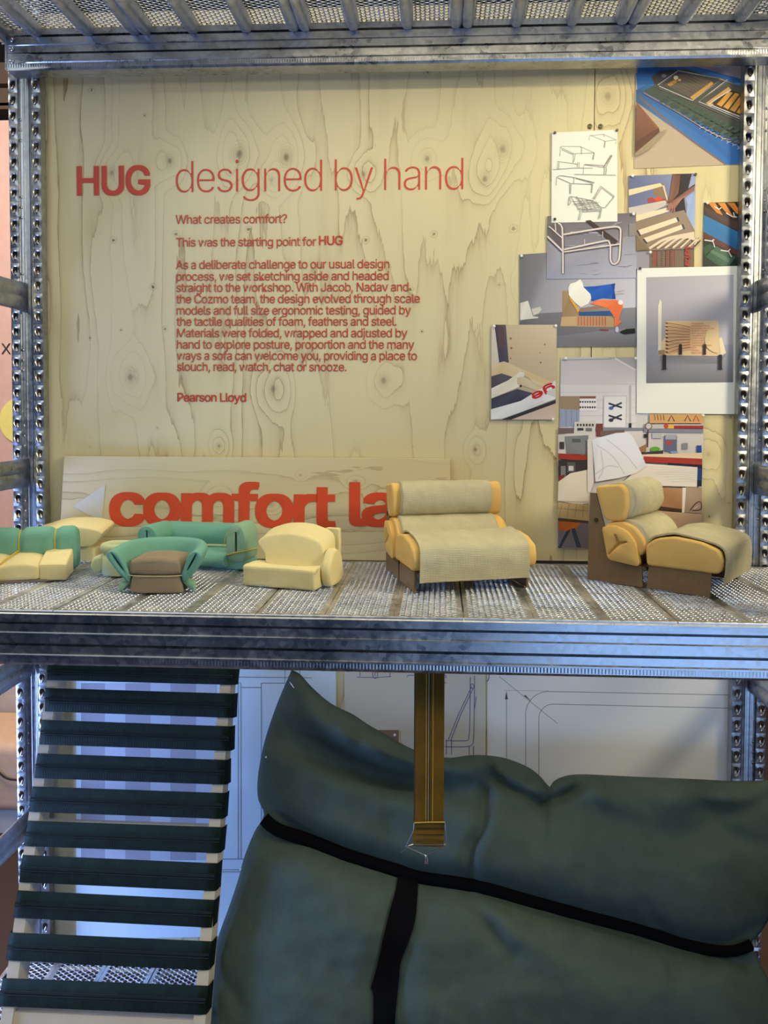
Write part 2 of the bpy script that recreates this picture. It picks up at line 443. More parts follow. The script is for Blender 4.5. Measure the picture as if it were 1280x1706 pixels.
mb = MB(); a = WY(2.5, 590, BY); b = WY(18.5, 572, BY)
put_text(mb, 'X', a[0], b[0], a[2], capz=b[2]-a[2], off=0, track=1.1, fn=lambda x, z: (x, BY-.002, z)); child(mb, 'lettering', M['black_text'], ban, smooth=False, weld=0)
mb = MB(); bgbox(mb, -420, 112, 120, 137, BY+.3, .05); bgbox(mb, -420, 154, 120, 174, BY+.3, .05); bgbox(mb, -420, 178, 120, 180, BY+.3, .05)
tag(mb.obj('ceiling_batten', M['brown_trim'], smooth=False), 'brown battens high in the dark above the pink panel', 'batten')
# low bench under the panel
bnch = empty('low_bench', (*WY(-60, 1340, BY-.1)[:2], FLOOR_Z), 'low bench with peach upholstery at far left behind the rack', 'bench')
mb = MB(); a = WY(-300, 1336, BY-.25); b = WY(120, 1238, BY-.25)
extrude(mb, rpoly([(BY-.28, a[2]), (BY-.02, a[2]), (BY-.02, b[2]), (BY-.28, b[2])], .03), a[0], b[0], .02); child(mb, 'seat', M['peach'], bnch)
mb = MB(); a = WY(-300, 1352, BY-.26); b = WY(120, 1336, BY-.26); mb.box(a[0], b[0], BY-.26, BY-.02, FLOOR_Z, b[2]); child(mb, 'plinth', M['pale'], bnch, smooth=False)
mb = MB(); mb.tube(smooth_path([WY(-60, 1262, BY-.292), WY(-10, 1282, BY-.292), WY(12, 1297, BY-.292), WY(40, 1300, BY-.292)], 20), .003); child(mb, 'seam_cord', M['black_text'], bnch)

# ------------------------------------------------------------------ shelving rack
rack = empty('shelving_rack', (-.07, -.19, FLOOR_Z), 'galvanised steel shelving rack with perforated decks holding the whole display', 'shelving')
XL, XR = -.691, .5455
UZ0, UZ1 = FLOOR_Z, 1.02
# perforated upright
def upright_mesh():
    mb = MB(); pitch = .0252; W = .0535
    s1, s2 = (0, .0155), (.038, .0535)
    n = int((UZ1-UZ0)/pitch)
    for (xa, xb) in (s1, s2):
        cx = (xa+xb)/2; hw = .0044; hh = .0066
        for k in range(n):
            z0 = UZ0+k*pitch; zc = z0+pitch*.5
            outer = []; inner = []
            for q in range(16):
                t = 2*PI*q/16
                a, b = math.cos(t), math.sin(t); m = max(abs(a), abs(b)); outer.append((cx+(xb-xa)/2*a/m, zc+pitch/2*b/m))
                ww = hw*(1 if b > 0 else .85)
                e = 3.2 if b > 0 else 1.8      # flat top, round bottom
                den = (abs(a)**e+abs(b)**e)**(1/e); inner.append((cx+ww*a/den, zc+hh*b/den))
            V = [(x, 0, z) for x, z in outer]+[(x+(cx-x)*-.25, -.0012, z+(zc-z)*-.25) for x, z in inner]+[(x, .0, z) for x, z in inner]+[(x, .007, z) for x, z in inner]
            F = []
            for lv in range(3):
                for q in range(16): F.append((lv*16+q, lv*16+(q+1) % 16, lv*16+16+(q+1) % 16, lv*16+16+q))
            mb.add(V, F)
            # pressed tongue in the lower half of the hole
            G = [[(cx+hw*.62*u*math.cos(w*PI/2), .0015-.0035*math.cos(w*PI/2)*(1-u*u*.6), zc-hh*.95+w*hh*1.15) for u in np.linspace(-1, 1, 6)] for w in np.linspace(0, 1, 5)]
            mb.grid(G)
    # fluted channel between the strips, side flanges
    prof = [(s1[1], 0), (s1[1], .010), (.0185, .012), (.0205, .012), (.0215, .0095), (.0235, .0095), (.0245, .012), (.0285, .012), (.0295, .0095), (.0315, .0095), (.0325, .012), (.0350, .011), (s2[0], .010), (s2[0], 0)]
    prof = [(x, y*.55-.001) for x, y in prof]
    mb.grid([[(x, y, z) for z in (UZ0, UZ1)] for x, y in prof])
    for x, d in ((0, .045), (W, .017)):
        mb.grid([[(x, y, z) for z in (UZ0, UZ1)] for y in (0, d)])
    for z in np.arange(UZ0+.05, UZ1, .126):
        for k in range(3): mb.grid([[(.0175+.0012*u, .0045-.0016*math.cos(u*PI/2)*math.cos(w*PI/2), z+k*.017+.002*w) for u in np.linspace(-1, 1, 5)] for w in np.linspace(-1, 1, 5)])
    me = mb.mesh('upright', M['steel']); me.set_sharp_from_angle(angle=math.radians(40)); return me
ume = upright_mesh()
def up(x, y, sx, sy):
    o = link('upright', ume, rack); o.location = Vector((x, y, 0))-rack.location; o.scale = (sx, sy, 1); return o
up(XL, -.02, 1, 1); up(XR, -.02, -1, 1); up(XL, -.375, 1, -1); up(XR, -.375, -1, -1)

BH = .0667
def beam_profile(sgn=-1):               # (depth, t) from top to lower lip
    return [(.030, 0.0), (.001, 0.0), (-.001, .02), (-.004, .05), (-.004, .19), (.0030, .20), (.0030, .23), (-.003, .24), (-.0026, .385), (-.0055, .395), (-.0055, .42), (-.003, .43),
            (-.003, .59), (.0040, .60), (.0040, .63), (-.003, .64), (-.0026, .79), (-.0055, .80), (-.0055, .825), (-.003, .84), (-.003, .95), (-.001, 1.0), (.004, 1.0), (.030, .985)]
def make_beam(X0, X1, Y, ztop, name='beam', ends=True):
    mb = MB(); P = beam_profile()
    nx = 60; G = []
    for i in range(nx+1):
        t = i/nx; x = X0+(X1-X0)*t
        e = min(t, 1-t)*(X1-X0)           # the section is pressed flat towards its ends
        fl = min(1, max(.1, e/.06)) if ends else 1.
        G.append([(x, -.003*(1-fl)+d*fl if d < .006 else d, -tt*BH) for d, tt in P])
    mb.grid(G)
    if ends:
        for x in (X0, X1):
            mb.box(x-.0015, x+.0015, -.004, .03, -BH*.99, -.001)
    # pressed connector dimples
    me = mb.mesh('beam', M['beam']); me.set_sharp_from_angle(angle=math.radians(30))
    o = link(name, me, rack); o.location = Vector((0, Y, ztop))-rack.location
    if ends:
        for x in (X0+.010, X1-.010):
            for z in (-.020, -.034, -.053):
                rb = MB(); rb.grid([[(x+.0035*r*math.cos(q), -.0045-.0025*math.sqrt(max(0, 1-r*r)), z+.0035*r*math.sin(q)) for q in np.linspace(0, 2*PI, 12)] for r in np.linspace(0, 1, 5)]); rb.obj('rivet', M['steel'], o)
    return o
make_beam(-.668, .523, -.062, .8468)            # upper beam at the back
make_beam(-.668, .523, -.338, .8468)
make_beam(-.70, .556, -.3563, -.0008)           # the deep beam across the front of the display shelf
make_beam(-.668, .523, -.030, -.003)
make_beam(-.668, .523, -.030, -.694); make_beam(-.700, .556, -.3563, -.694)

# perforated deck panel (three perforated strips, folded edges, ribs below)
PW, PD = .25, .332
def deck_mesh():
    mb = MB(); s = .00475; dx = 1.5*s; dy = math.sqrt(3)*s; rh = .0037
    outer = []
    for k in range(6):
        a = PI/3*k; b = PI/3*(k+1)
        p = np.array([math.cos(a), math.sin(a)])*s; q = np.array([math.cos(b), math.sin(b)])*s
        outer += [p, (p+q)/2]
    inner = [np.array([math.cos(2*PI*k/12), math.sin(2*PI*k/12)])*rh for k in range(12)]
    V = []; F = []
    for st in range(3):
        x0 = st*PW/3
        for i in range(10):
            cx = x0+.0096+i*dx
            for j in range(int((PD-.006)/dy)):
                cy = .006+j*dy+(dy/2 if i % 2 else 0); o = len(V)
                V += [(cx+p[0], cy+p[1], 0) for p in outer]+[(cx+p[0], cy+p[1], .0004) for p in inner]+[(cx+p[0]*.9, cy+p[1]*.9, -.0005) for p in inner]
                for k in range(12):
                    n = (k+1) % 12
                    F.append((o+k, o+n, o+12+n, o+12+k)); F.append((o+12+k, o+12+n, o+24+n, o+24+k))
    mb.add(V, F)
    for st in range(3):                 # plain margins with a fold line
        x0 = st*PW/3; x1 = x0+PW/3
        mb.grid([[(x, y, z) for y in (0, PD)] for x, z in ((x0+(.0006 if st == 0 else 0), -.004 if st == 0 else -.0012), (x0+.0010, 0), (x0+.0066, 0.0002))])
        mb.grid([[(x, y, z) for y in (0, PD)] for x, z in ((x1-.0076, .0002), (x1-.0010, 0), (x1-(.0006 if st == 2 else 0), -.004 if st == 2 else -.0012))])
    mb.grid([[(x, y, z) for x in (0.0006, PW-.0006)] for y, z in ((.0, -.006), (-.0006, -.001), (.0, .0002), (.0030, .0002))])
    mb.grid([[(x, y, z) for x in (0.0006, PW-.0006)] for y, z in ((PD, -.006), (PD, .0004), (PD-.008, .0003))])
    me = mb.mesh('deck_panel', M['deck'], smooth=False); return me
def rib_mesh(w=.010):
    mb = MB()
    G = []
    for i in range(25):
        t = i/24; y = .012+t*(PD-.024)
        e = min(1, min(t, 1-t)/.16); e = e*e*(3-2*e)
        G.append([(w*math.sin(a)*(.75+.25*e), y, -.0016-(.006+.014*e)*max(0, math.cos(a))**.6) for a in np.linspace(-PI/2, PI/2, 11)])
    mb.grid(G); me = mb.mesh('rib', M['deck']); return me
dme = deck_mesh(); rme = rib_mesh()
DECKX = [-.7008+.25*k for k in range(5)]
for z, y0 in ((0., -.3578), (.8476, -.3535), (-.690, -.3535)):
    for x in DECKX:
        p = link('deck_panel', dme, rack); p.location = Vector((x, y0, z))-rack.location
        for rx in (.009, PW/3, 2*PW/3, PW-.009):
            r = link('rib', rme, p); r.location = (rx, 0, 0)
# side rails, two-lobed section, running front to back
def rail_obj(x, z, h=.046, w=.012, drop=0.):
    prof = [(w*.5*math.cos(t)*(1-.25*math.cos(2*t)*0), h/2*math.sin(t)) for t in np.linspace(0, 2*PI, 32, endpoint=False)]
    prof = [(a*(1-.55*math.exp(-(b/(h*.09))**2)), b) for a, b in prof]
    rings = []
    for y in np.linspace(-.43, -.016, 24):
        fl = 1-.75*math.exp(-((y+.016)/.02)**2)
        k = (y+.016)/-.414
        rings.append([(x+a*fl*1.3, y, z+b*(1+.12*(1-fl))-drop*k) for a, b in prof])
    o = MB().loft(rings).obj('side_rail', M['steel'], rack); o.location = -rack.location
    return o
for z in (.430, .140, -.180, -.450): rail_obj(XL+.024, z); rail_obj(XR-.024, z)
for x in (XL+.02, XR-.02): rail_obj(x, .850, .055, .016)

# ------------------------------------------------------------------ plywood back panels
def KN(l, Y=0.): return [(float(WY(x, y, Y)[0]), float(WY(x, y, Y)[2]), r*.00105, d) for x, y, r, d in l]
kbig = KN([(399, 257, 13, .75), (477, 262, 13, .8), (283, 268, 9, .75), (712, 264, 9, .6), (838, 248, 13, .55), (808, 298, 10, .65), (606, 290, 8, .55), (186, 288, 9, .6), (217, 628, 12, .65), (639, 634, 11, .6), (455, 648, 11, .65), (453, 300, 7, .4), (365, 743, 6, .6), (792, 749, 6, .75), (872, 474, 6, .3)])
kdot = KN([(832, 475, 4, .5), (255, 478, 5, .95), (189, 400, 5, .9), (153, 150, 5, .8), (278, 113, 5, .7), (712, 120, 5, .8), (610, 400, 5, .9), (293, 390, 5, .7), (414, 382, 5, .8), (723, 390, 5, .7), (856, 381, 6, .6), (150, 563, 3, .8), (202, 550, 3, .7), (275, 548, 4, .7), (703, 552, 3, .9), (683, 482, 5, .9), (241, 192, 3, .8), (466, 480, 4, .8), (600, 490, 3, .7), (574, 575, 4, .8), (150, 745, 3, .3), (262, 713, 3, .5), (688, 745, 2, .5), (612, 553, 4, .8)])
M['ply'] = plywood('spruce_plywood', kbig, kdot, 0.)
kr = KN([(1013, 160, 13, .5), (1181, 757, 8, .4), (928, 908, 10, .4)])
M['ply_right'] = plywood('spruce_plywood_offcut', kr, KN([(1182, 860, 3, .9), (1215, 838, 3, .5)]), 5.3, light=(.70, .62, .37))
M['ply_low'] = plywood('spruce_plywood_lower', (), (), 9.1)
SEAM = float(WY(992, 97, 0)[0])
bigp = empty('plywood_panel', (0, 0, 0), 'large plywood back panel printed with the HUG headline and text', 'panel')
MB().box(-.660, SEAM-.0007, 0, .012, .001, .90).obj('board', M['ply'], bigp, smooth=False)
sml = empty('plywood_panel', (0, 0, 0), 'narrow plywood strip behind the pinned prints, right of the seam', 'panel')
MB().box(SEAM+.0007, .512, 0, .012, .001, .90).obj('board', M['ply_right'], sml, smooth=False)
low = empty('plywood_panel', (0, 0, 0), 'lower plywood back panel under the shelf, mostly covered by drawings', 'panel')
MB().box(-.660, .512, 0, .012, -.688, -.012).obj('board', M['ply_low'], low, smooth=False)
for nm, (sx_, sy_), side in (('left', (983, 211), 'left'), ('right', (1001, 211), 'right')):
    w = WY(sx_, sy_, 0); mb = MB()
    mb.grid([[(w[0]+.0042*r*math.cos(q), -.0008-.0006*(1-r*r), w[2]+.0042*r*math.sin(q)) for q in np.linspace(0, 2*PI, 14)] for r in np.linspace(.35, 1, 4)])
    mb.grid([[(w[0]+.0016*r*math.cos(q), -.0003, w[2]+.0016*r*math.sin(q)) for q in np.linspace(0, 2*PI, 8)] for r in (0, 1)])
    tag(mb.obj('wood_screw', M['dark_steel']), f'small brass screw just {side} of the plywood seam above the sketch', 'screw', 'screws at the plywood seam')

# printed text on the big panel
def line(mb, s, x0, x1, yb, bold=0., off=0., track=.93, cap=None):
    a = WY(x0, yb, -.0004); b = WY(x1, yb, -.0004)
    if cap: cap = (WY(x0, yb-cap, -.0004)-a)[2]
    put_text(mb, s, a[0], b[0], a[2], cap, off, track, fn=lambda x, z: (x, -.0005, z), bold=bold)
def flat(mb, name, m, root): return mb.obj(name, m, root, smooth=False, weld=0, recalc=False)
mb = MB(); line(mb, 'HUG', 128, 251, 326, .021, 0, .93, 49); flat(mb, 'bold_heading', M['red'], bigp)
mb = MB(); line(mb, 'designed by hand', 293, 772, 321.5, 0, -.012, .90, 54); flat(mb, 'light_heading', M['red'], bigp)
mb = MB()
line(mb, 'What creates comfort?', 293, 478.5, 373, .003, cap=14.5); flat(mb, 'question_text', M['red'], bigp); mb = MB()
line(mb, 'This was the starting point for', 293.5, 527, 411, .003, cap=14.5); line(mb, 'HUG', 531.5, 571.5, 408.5, .020, cap=15.5); flat(mb, 'starting_point_text', M['red'], bigp)
ys = [449, 468.5, 487, 506, 525, 543.5, 562.5, 581.5, 600, 618.5]
tx = [('As a deliberate challenge to our usual design', 293.5, 649), ('process, we set sketching aside and headed', 294, 648), ('straight to the workshop. With Jacob, Nadav and', 294, 681), ('the Cozmo team, the design evolved through scale', 294, 700),
      ('models and full size ergonomic testing, guided by', 294.5, 685), ('the tactile qualities of foam, feathers and steel.', 294.5, 661), ('Materials were folded, wrapped and adjusted by', 295, 679), ('hand to explore posture, proportion and the many', 295, 690.5), ('ways a sofa can welcome you, providing a place to', 295, 695), ('slouch, read, watch, chat or snooze.', 295, 577.5)]
mb = MB()
for (s, a, b), y in zip(tx, ys): line(mb, s, a, b, y-.6, .003, cap=14.5)
flat(mb, 'paragraph_text', M['red'], bigp); mb = MB()
line(mb, 'Pearson Lloyd', 295.7, 410.5, 669, .016, cap=14.5); flat(mb, 'credit_text', M['red'], bigp)

# leaning sign
sg = empty('sign_board', (0, 0, 0), 'leaning plywood sign with a grey arrow and big red comfort lab lettering', 'sign')
SA = WY(107, 760, -.012); SB = WY(750, 765, -.012)
def sgn(x, z, d=0.):                     # sign plane leans back a little
    return (x, -.022+.010*z/.17-d, z)
zt = (SA[2]+SB[2])/2
xl0 = WY(98.5, 905, -.02)[0]; xr0 = WY(752, 905, -.02)[0]
mb = MB(); C0 = [(xl0, .0012), (xr0, .0012), (SB[0], zt), (SA[0], zt)]
V = [sgn(x, z) for x, z in C0]+[(p[0], p[1]+.0085, p[2]) for p in [sgn(x, z) for x, z in C0]]
mb.add(V, [(0, 1, 2, 3), (7, 6, 5, 4), (0, 4, 5, 1), (1, 5, 6, 2), (2, 6, 7, 3), (3, 7, 4, 0)])
SK = [(float(WY(x, y, -.02)[0]), float(WY(x, y, -.02)[2]), r*.00088, d) for x, y, r, d in [(363, 826, 7, .7), (500, 792, 3, .6), (592, 805, 5, .7), (640, 838, 9, .35), (452, 843, 5, .3)]]
M['ply_sign'] = plywood('plywood_sign', SK, (), 14.2, light=(.68, .60, .385), horizontal=True, contrast=.8)
mb.obj('board', M['ply_sign'], sg, smooth=False)
def sline(mb, s, x0, x1, yb, ytop, bold):
    a = WY(x0, yb, -.018); b = WY(x1, yb, -.018); t = WY(x0, ytop, -.018)
    put_text(mb, s, a[0], b[0], a[2], (t[2]-a[2])*.955, 0, .93, fn=lambda x, z: sgn(x, z, .0006), bold=bold)
mb = MB(); sline(mb, 'comfort', 182, 560, 875, 800, .027); sline(mb, 'lab', 581.5, 728, 876, 800, .027)
flat(mb, 'lettering', M['orange_red'], sg)
mb = MB(); T = [WY(x, y, -.018) for x, y in ((121, 844), (174.5, 807), (170, 868.5))]; mb.add([sgn(p[0], p[2], .0006) for p in T], [(0, 1, 2)]); mb.obj('arrow', M['grey_vinyl'], sg, smooth=False)

# ------------------------------------------------------------------ pinned prints
def PC(c, warm=True):                   # ink colour of the print itself, seen under the warm gallery light
    w = lin(231, 227, 216) if warm else lin(160, 168, 205)
    return tuple(min(.9, a*.80/b) for a, b in zip(lin(*c), w))
class Print:
    """one flat sheet: paper plus printed areas, all one mesh; points are measured on the sheet's plane"""
    def __init__(s, corners, Y, base, warm=True, paper=(238, 236, 222)):
        s.Y = Y; s.k = 0; s.mb = MB(); s.warm = warm
        P = [WY(x, y, Y) for x, y in corners]; n = len(P)
        s.org = P[0]
        B = [(p[0], Y+.0004, p[2]) for p in P]
        s.mb.add([tuple(p) for p in P]+B, [tuple(range(n)), tuple(range(n, 2*n))[::-1]]+[(i, n+i, n+(i+1) % n, (i+1) % n) for i in range(n)], 0, col=PC(paper, warm))
        if base is not None:
            s.poly(corners, *base) if isinstance(base, list) else s.poly(corners, base)
    def yy(s): s.k += 1; return s.Y-.00004*s.k
    def poly(s, pts, *c):
        y = s.yy(); cols = [PC(k, s.warm) for k in c]
        V = [(WY(a, b, s.Y)[0], y, WY(a, b, s.Y)[2]) for a, b in pts]
        s.mb.add(V, [tuple(range(len(V)))], 0, col=[cols[i % len(cols)] for i in range(len(V))] if len(cols) > 1 else cols[0])
        return s
    def rect(s, x0, y0, x1, y1, *c): return s.poly([(x0, y0), (x1, y0), (x1, y1), (x0, y1)], *c)
    def stroke(s, pts, w, c, smooth=False):
        if smooth: pts = smooth_path(pts, max(8, 6*len(pts)))
        P = np.array(pts, float); n = len(P)
        t = np.array([P[min(i+1, n-1)]-P[max(i-1, 0)] for i in range(n)], float); t /= np.linalg.norm(t, axis=1)[:, None]+1e-9
        nn = np.stack([-t[:, 1], t[:, 0]], 1)*w/2; y = s.yy(); c = PC(c, s.warm)
        V = []
        for a, b in zip(P+nn, P-nn):
            for q in (a, b): v = WY(q[0], q[1], s.Y); V.append((v[0], y, v[2]))
        s.mb.add(V, [(2*i, 2*i+1, 2*i+3, 2*i+2) for i in range(n-1)], 0, col=c); return s
    def ell(s, cx, cy, rx, ry, c, a0=0, a1=2*PI, n=20):
        return s.poly([(cx+rx*math.cos(q), cy+ry*math.sin(q)) for q in np.linspace(a0, a1, n, endpoint=a1-a0 < 6)], c)
    def text(s, t, x0, y0, x1, y1, h, c, bold=0.):
        """baseline runs from (x0,y0) to (x1,y1), h = cap height"""
        V, F = text_geo(t, 0, .95); a, b = V[:, 0].min(), V[:, 0].max(); d = np.array([x1-x0, y1-y0], float); L = np.linalg.norm(d); d /= L; n = np.array([d[1], -d[0]])
        for dx, dy in ([(0, 0)] if not bold else [(bold, 0), (-bold, 0), (0, bold), (0, -bold), (0, 0)]):
            y = s.yy(); W = []
            for v in V:
                p = np.array([x0, y0])+d*((v[0]-a)/(b-a)*L+dx)+n*(v[1]/CAPH*h+dy); q = WY(p[0], p[1], s.Y); W.append((q[0], y, q[2]))
            s.mb.add(W, F, 0, col=PC(c, s.warm))
        return s
    def done(s, name, label, cat='print', group=None):
        o = s.mb.obj(name, M['ink'], None, smooth=False, weld=0, recalc=False)
        return tag(o, label, cat, group)
G_PR = 'photo prints pinned to the plywood'
# large print at the top right: weaving frame on a workbench
p = Print([(1060, 91), (1249, 91), (1242, 273), (1057, 281)], -.0012, (186, 166, 140))
p.poly([(1060, 88), (1250, 88), (1248, 142), (1180, 120), (1140, 100), (1062, 112)], (150, 142, 145), (196, 180, 168), (190, 172, 150))
p.poly([(1062, 104), (1085, 112), (1120, 104), (1150, 108), (1248, 135), (1247, 150), (1200, 130), (1125, 118), (1090, 140), (1062, 150)], (60, 110, 165), (70, 120, 175))
p.poly([(1060, 122), (1090, 118), (1094, 142), (1062, 148)], (66, 118, 178))
p.poly([(1060, 150), (1080, 140), (1248, 225), (1243, 273), (1209, 274), (1110, 205), (1060, 170)], (60, 92, 125), (50, 105, 160), (60, 110, 165), (40, 105, 175), (38, 108, 182), (55, 115, 178))
p.stroke([(1075, 158), (1120, 190), (1170, 222), (1215, 262)], 8, (42, 100, 165), True)
p.stroke([(1066, 162), (1110, 200), (1150, 232), (1208, 273)], 3, (120, 100, 90), True)
p.poly([(1072, 152), (1140, 114), (1248, 148), (1246, 238), (1200, 222)], (70, 82, 72), (96, 88, 80), (80, 84, 78), (52, 66, 62), (58, 78, 68))
p.poly([(1086, 128), (1100, 118), (1135, 116), (1112, 140), (1092, 144)], (88, 82, 78))
p.poly([(1108, 140), (1140, 122), (1188, 136), (1150, 162)], (112, 100, 86), (100, 90, 78), (118, 104, 88), (96, 88, 76))
p.poly([(1112, 141), (1126, 132), (1130, 136), (1117, 144)], (196, 142, 60)); p.poly([(1150, 162), (1186, 136), (1189, 140), (1155, 167)], (204, 156, 80))
for q in range(7): p.stroke([(1116+q*5, 141-q*2.6), (1150+q*5, 158-q*2.6)], .7, (86, 80, 74))
p.poly([(1176, 172), (1214, 145), (1218, 150), (1184, 178)], (206, 160, 84))
p.poly([(1186, 172), (1216, 150), (1246, 158), (1246, 200), (1196, 178)], (66, 52, 34))
for q in range(5): p.poly([(1194+q*11, 174+q*4.5), (1214+q*11, 153+q*2.2), (1221+q*11, 155+q*2.2), (1202+q*11, 178+q*4.5)], (208, 146, 58), (224, 166, 84))
for off, c in ((0, (214, 210, 204)), (4, (122, 118, 112))):
    p.stroke([(1096+off, 142), (1130, 118+off*.4), (1200, 132)], 1.1, c); p.stroke([(1098, 144+off), (1154, 168+off*.2), (1200, 134)], 1.1, c)
    p.stroke([(1212, 133+off), (1167, 168), (1170, 172+off), (1246, 204+off)], 1.1, c, True)
p.stroke([(1218, 150), (1184, 172), (1186, 176), (1246, 200)], 1.6, (220, 216, 208), True)
p.stroke([(1072, 155), (1130, 188), (1190, 224), (1245, 243)], 2.2, (142, 122, 120), True)
p.ell(1126, 130, 4, 3.4, (222, 206, 180)); p.ell(1106, 127, 4, 3, (140, 134, 140)); p.ell(1132, 134, 2.5, 2, (214, 180, 130))
for q in range(16):
    x = 1098+q*9; y = 170+q*4.9
    p.poly([(x, y), (x+9, y-6), (x+14, y-3.5), (x+5, y+2.5)], (70, 96, 80) if q % 2 else (52, 76, 66)); p.poly([(x+14, y-8), (x+22, y-13), (x+26, y-11), (x+18, y-6)], (64, 90, 74))
    if q > 6: p.stroke([(x+4, y+6), (x+7, y+9), (x+4, y+11)], .8, (216, 214, 208)); p.stroke([(x+7, y+9), (x+12, y+8)], .8, (216, 214, 208))
p.poly([(1067, 88), (1136, 88), (1134, 104), (1116, 108), (1090, 110), (1068, 104)], (22, 20, 20), (28, 26, 26))
p.poly([(1088, 104), (1100, 100), (1118, 104), (1122, 114), (1112, 112), (1100, 112)], (156, 96, 82), (120, 72, 62))
p.poly([(1190, 90), (1203, 110), (1202, 114), (1190, 113)], (190, 192, 192)); p.poly([(1192, 101), (1199, 111), (1192, 111)], (110, 110, 112))
p.poly([(1060, 172), (1097, 214), (1096, 222), (1058, 240)], (136, 88, 66), (152, 100, 76), (120, 72, 54), (100, 62, 46))
p.poly([(1097, 214), (1098, 221), (1058, 258), (1058, 238)], (96, 58, 44), (80, 50, 40))
p.poly([(1098, 222), (1112, 216), (1080, 250), (1058, 262), (1058, 256)], (150, 130, 106), (160, 140, 116), (166, 146, 118))
p.done('workbench_photo', 'large print of a blue and green woven frame on a bench, at top right', 'print', G_PR)
# P5: strip with red lettering, mostly behind others
p = Print([(1060, 411), (1157, 411), (1156, 470), (1060, 470)], -.0012, (150, 146, 152))
p.rect(1082, 411, 1157, 470, (122, 104, 88), (116, 98, 82))
for q in range(9): p.stroke([(1088+q*2.2 if q < 4 else 1095+q*3.6, 412), (1088+q*2.2 if q < 4 else 1095+q*3.6, 443)], 1.1, (166, 62, 50))
for q in range(5):
    for j in range(8): p.rect(1087+q*7.5, 414+j*3.8, 1090+q*7.5, 415.8+j*3.8, (122, 104, 88))
p.text('lata', 1142, 412, 1142, 443, 9, (176, 60, 46), .4)
p.done('cardboard_photo', 'print with red lettering on brown board peeking out above the white-bordered print', 'print', G_PR)
# P4: sofa
p = Print([(865.5, 424), (1062, 414), (1061, 577), (866, 578.5)], -.0016, [(128, 126, 128), (150, 148, 156), (196, 194, 202), (140, 136, 138)])
p.poly([(866, 424), (912, 421), (912, 466), (1061, 460), (1061, 514), (880, 528), (866, 536)], (112, 110, 112), (126, 124, 128), (150, 148, 154), (190, 188, 196), (196, 194, 204), (150, 146, 148), (122, 120, 122))
p.poly([(866, 536), (900, 522), (1061, 512), (1061, 577), (866, 578)], (96, 94, 96), (116, 114, 118), (134, 134, 140), (112, 110, 114), (100, 98, 102))
p.poly([(927, 560), (1061, 545), (1061, 577), (927, 578)], (120, 118, 122), (138, 138, 144), (112, 110, 114))
p.poly([(867, 505), (880, 501), (888, 527), (897, 528), (897, 530), (867, 533)], (206, 200, 186), (222, 216, 200)); p.poly([(886, 515), (900, 511), (903, 515), (898, 522), (889, 525)], (202, 196, 184))
p.poly([(937, 485), (948, 484), (950, 496), (966, 522), (1030, 527), (1026, 545), (934, 544), (936, 530), (937, 527)], (158, 132, 98), (168, 140, 104), (150, 122, 90))
p.poly([(936, 528), (962, 527), (961, 543), (934, 543)], (190, 160, 118)); p.poly([(961, 525), (1026, 527), (1026, 545), (961, 544)], (176, 146, 110))
for q in range(10): p.stroke([(964+q*5, 528), (964+q*5, 542)], 1.6, (190, 92, 66))
p.poly([(948, 496), (952, 495), (966, 517), (963, 521)], (212, 158, 70))
p.poly([(950, 473), (960, 470), (967, 465), (971, 471), (972, 478), (982, 486), (986, 496), (980, 506), (968, 512), (958, 504), (948, 492), (947, 480)], (232, 226, 210), (240, 236, 222), (226, 220, 204))
p.poly([(972, 478), (992, 477), (1020, 473), (1025, 472), (1024, 484), (1026, 498), (1004, 497), (986, 502), (984, 490)], (36, 86, 164), (30, 80, 170), (44, 96, 180))
p.poly([(1018, 474), (1025, 472), (1023, 484), (1026, 498), (1020, 498), (1022, 485)], (30, 66, 140))
p.poly([(966, 514), (1000, 508), (1028, 512), (1032, 526), (1024, 530), (1004, 518), (966, 522)], (120, 116, 122), (140, 132, 128)); p.stroke([(966, 518), (1000, 512), (1022, 516), (1027, 534)], 3, (160, 110, 80), True)
p.poly([(965, 520), (1016, 518), (1022, 526), (965, 526)], (46, 84, 130))
p.poly([(982, 506), (996, 500), (1026, 500), (1036, 503), (1038, 512), (1034, 522), (1030, 536), (1032, 533), (1036, 536), (1027, 544), (1024, 543), (1024, 528), (1014, 514), (998, 509)], (222, 110, 64), (236, 126, 78), (228, 116, 70))
p.ell(1034, 504, 4, 4, (238, 224, 212)); p.stroke([(1000, 549), (1014, 550)], 2, (150, 60, 60)); p.ell(1028, 549, 3, 5, (190, 190, 206)); p.poly([(1032, 553), (1044, 548), (1058, 547), (1058, 555), (1040, 557)], (34, 30, 34)); p.stroke([(1026, 490), (1040, 489), (1040, 484), (1028, 486)], .6, (140, 138, 146))
p.done('sofa_photo', 'print of a cardboard sofa mock-up with blue cushion and orange throw', 'print', G_PR)
# P6: hands and slats
p = Print([(1048.5, 293), (1159.5, 289), (1157, 414), (1048, 419)], -.0021, [(112, 118, 150), (150, 158, 188), (140, 128, 120), (150, 120, 86)])
p.poly([(1048, 293), (1122, 290), (1116, 330), (1048, 352)], (100, 106, 140), (132, 138, 166), (120, 126, 156), (104, 110, 142))
p.poly([(1121, 290), (1159, 289), (1158, 310), (1140, 328), (1146, 378), (1128, 364), (1120, 330)], (44, 40, 46), (52, 46, 52))
p.poly([(1159, 312), (1158, 382), (1142, 384), (1146, 340), (1142, 330)], (150, 166, 204), (164, 180, 214)); p.poly([(1153, 290), (1159, 289), (1159, 306), (1147, 314)], (150, 160, 192))
p.poly([(1090, 307), (1106, 306), (1114, 334), (1108, 330), (1090, 326)], (140, 116, 84)); p.poly([(1048, 316), (1100, 305), (1105, 310), (1048, 326)], (226, 206, 164))
p.poly([(1104, 309), (1107, 309), (1114, 336), (1111, 334)], (218, 200, 166))
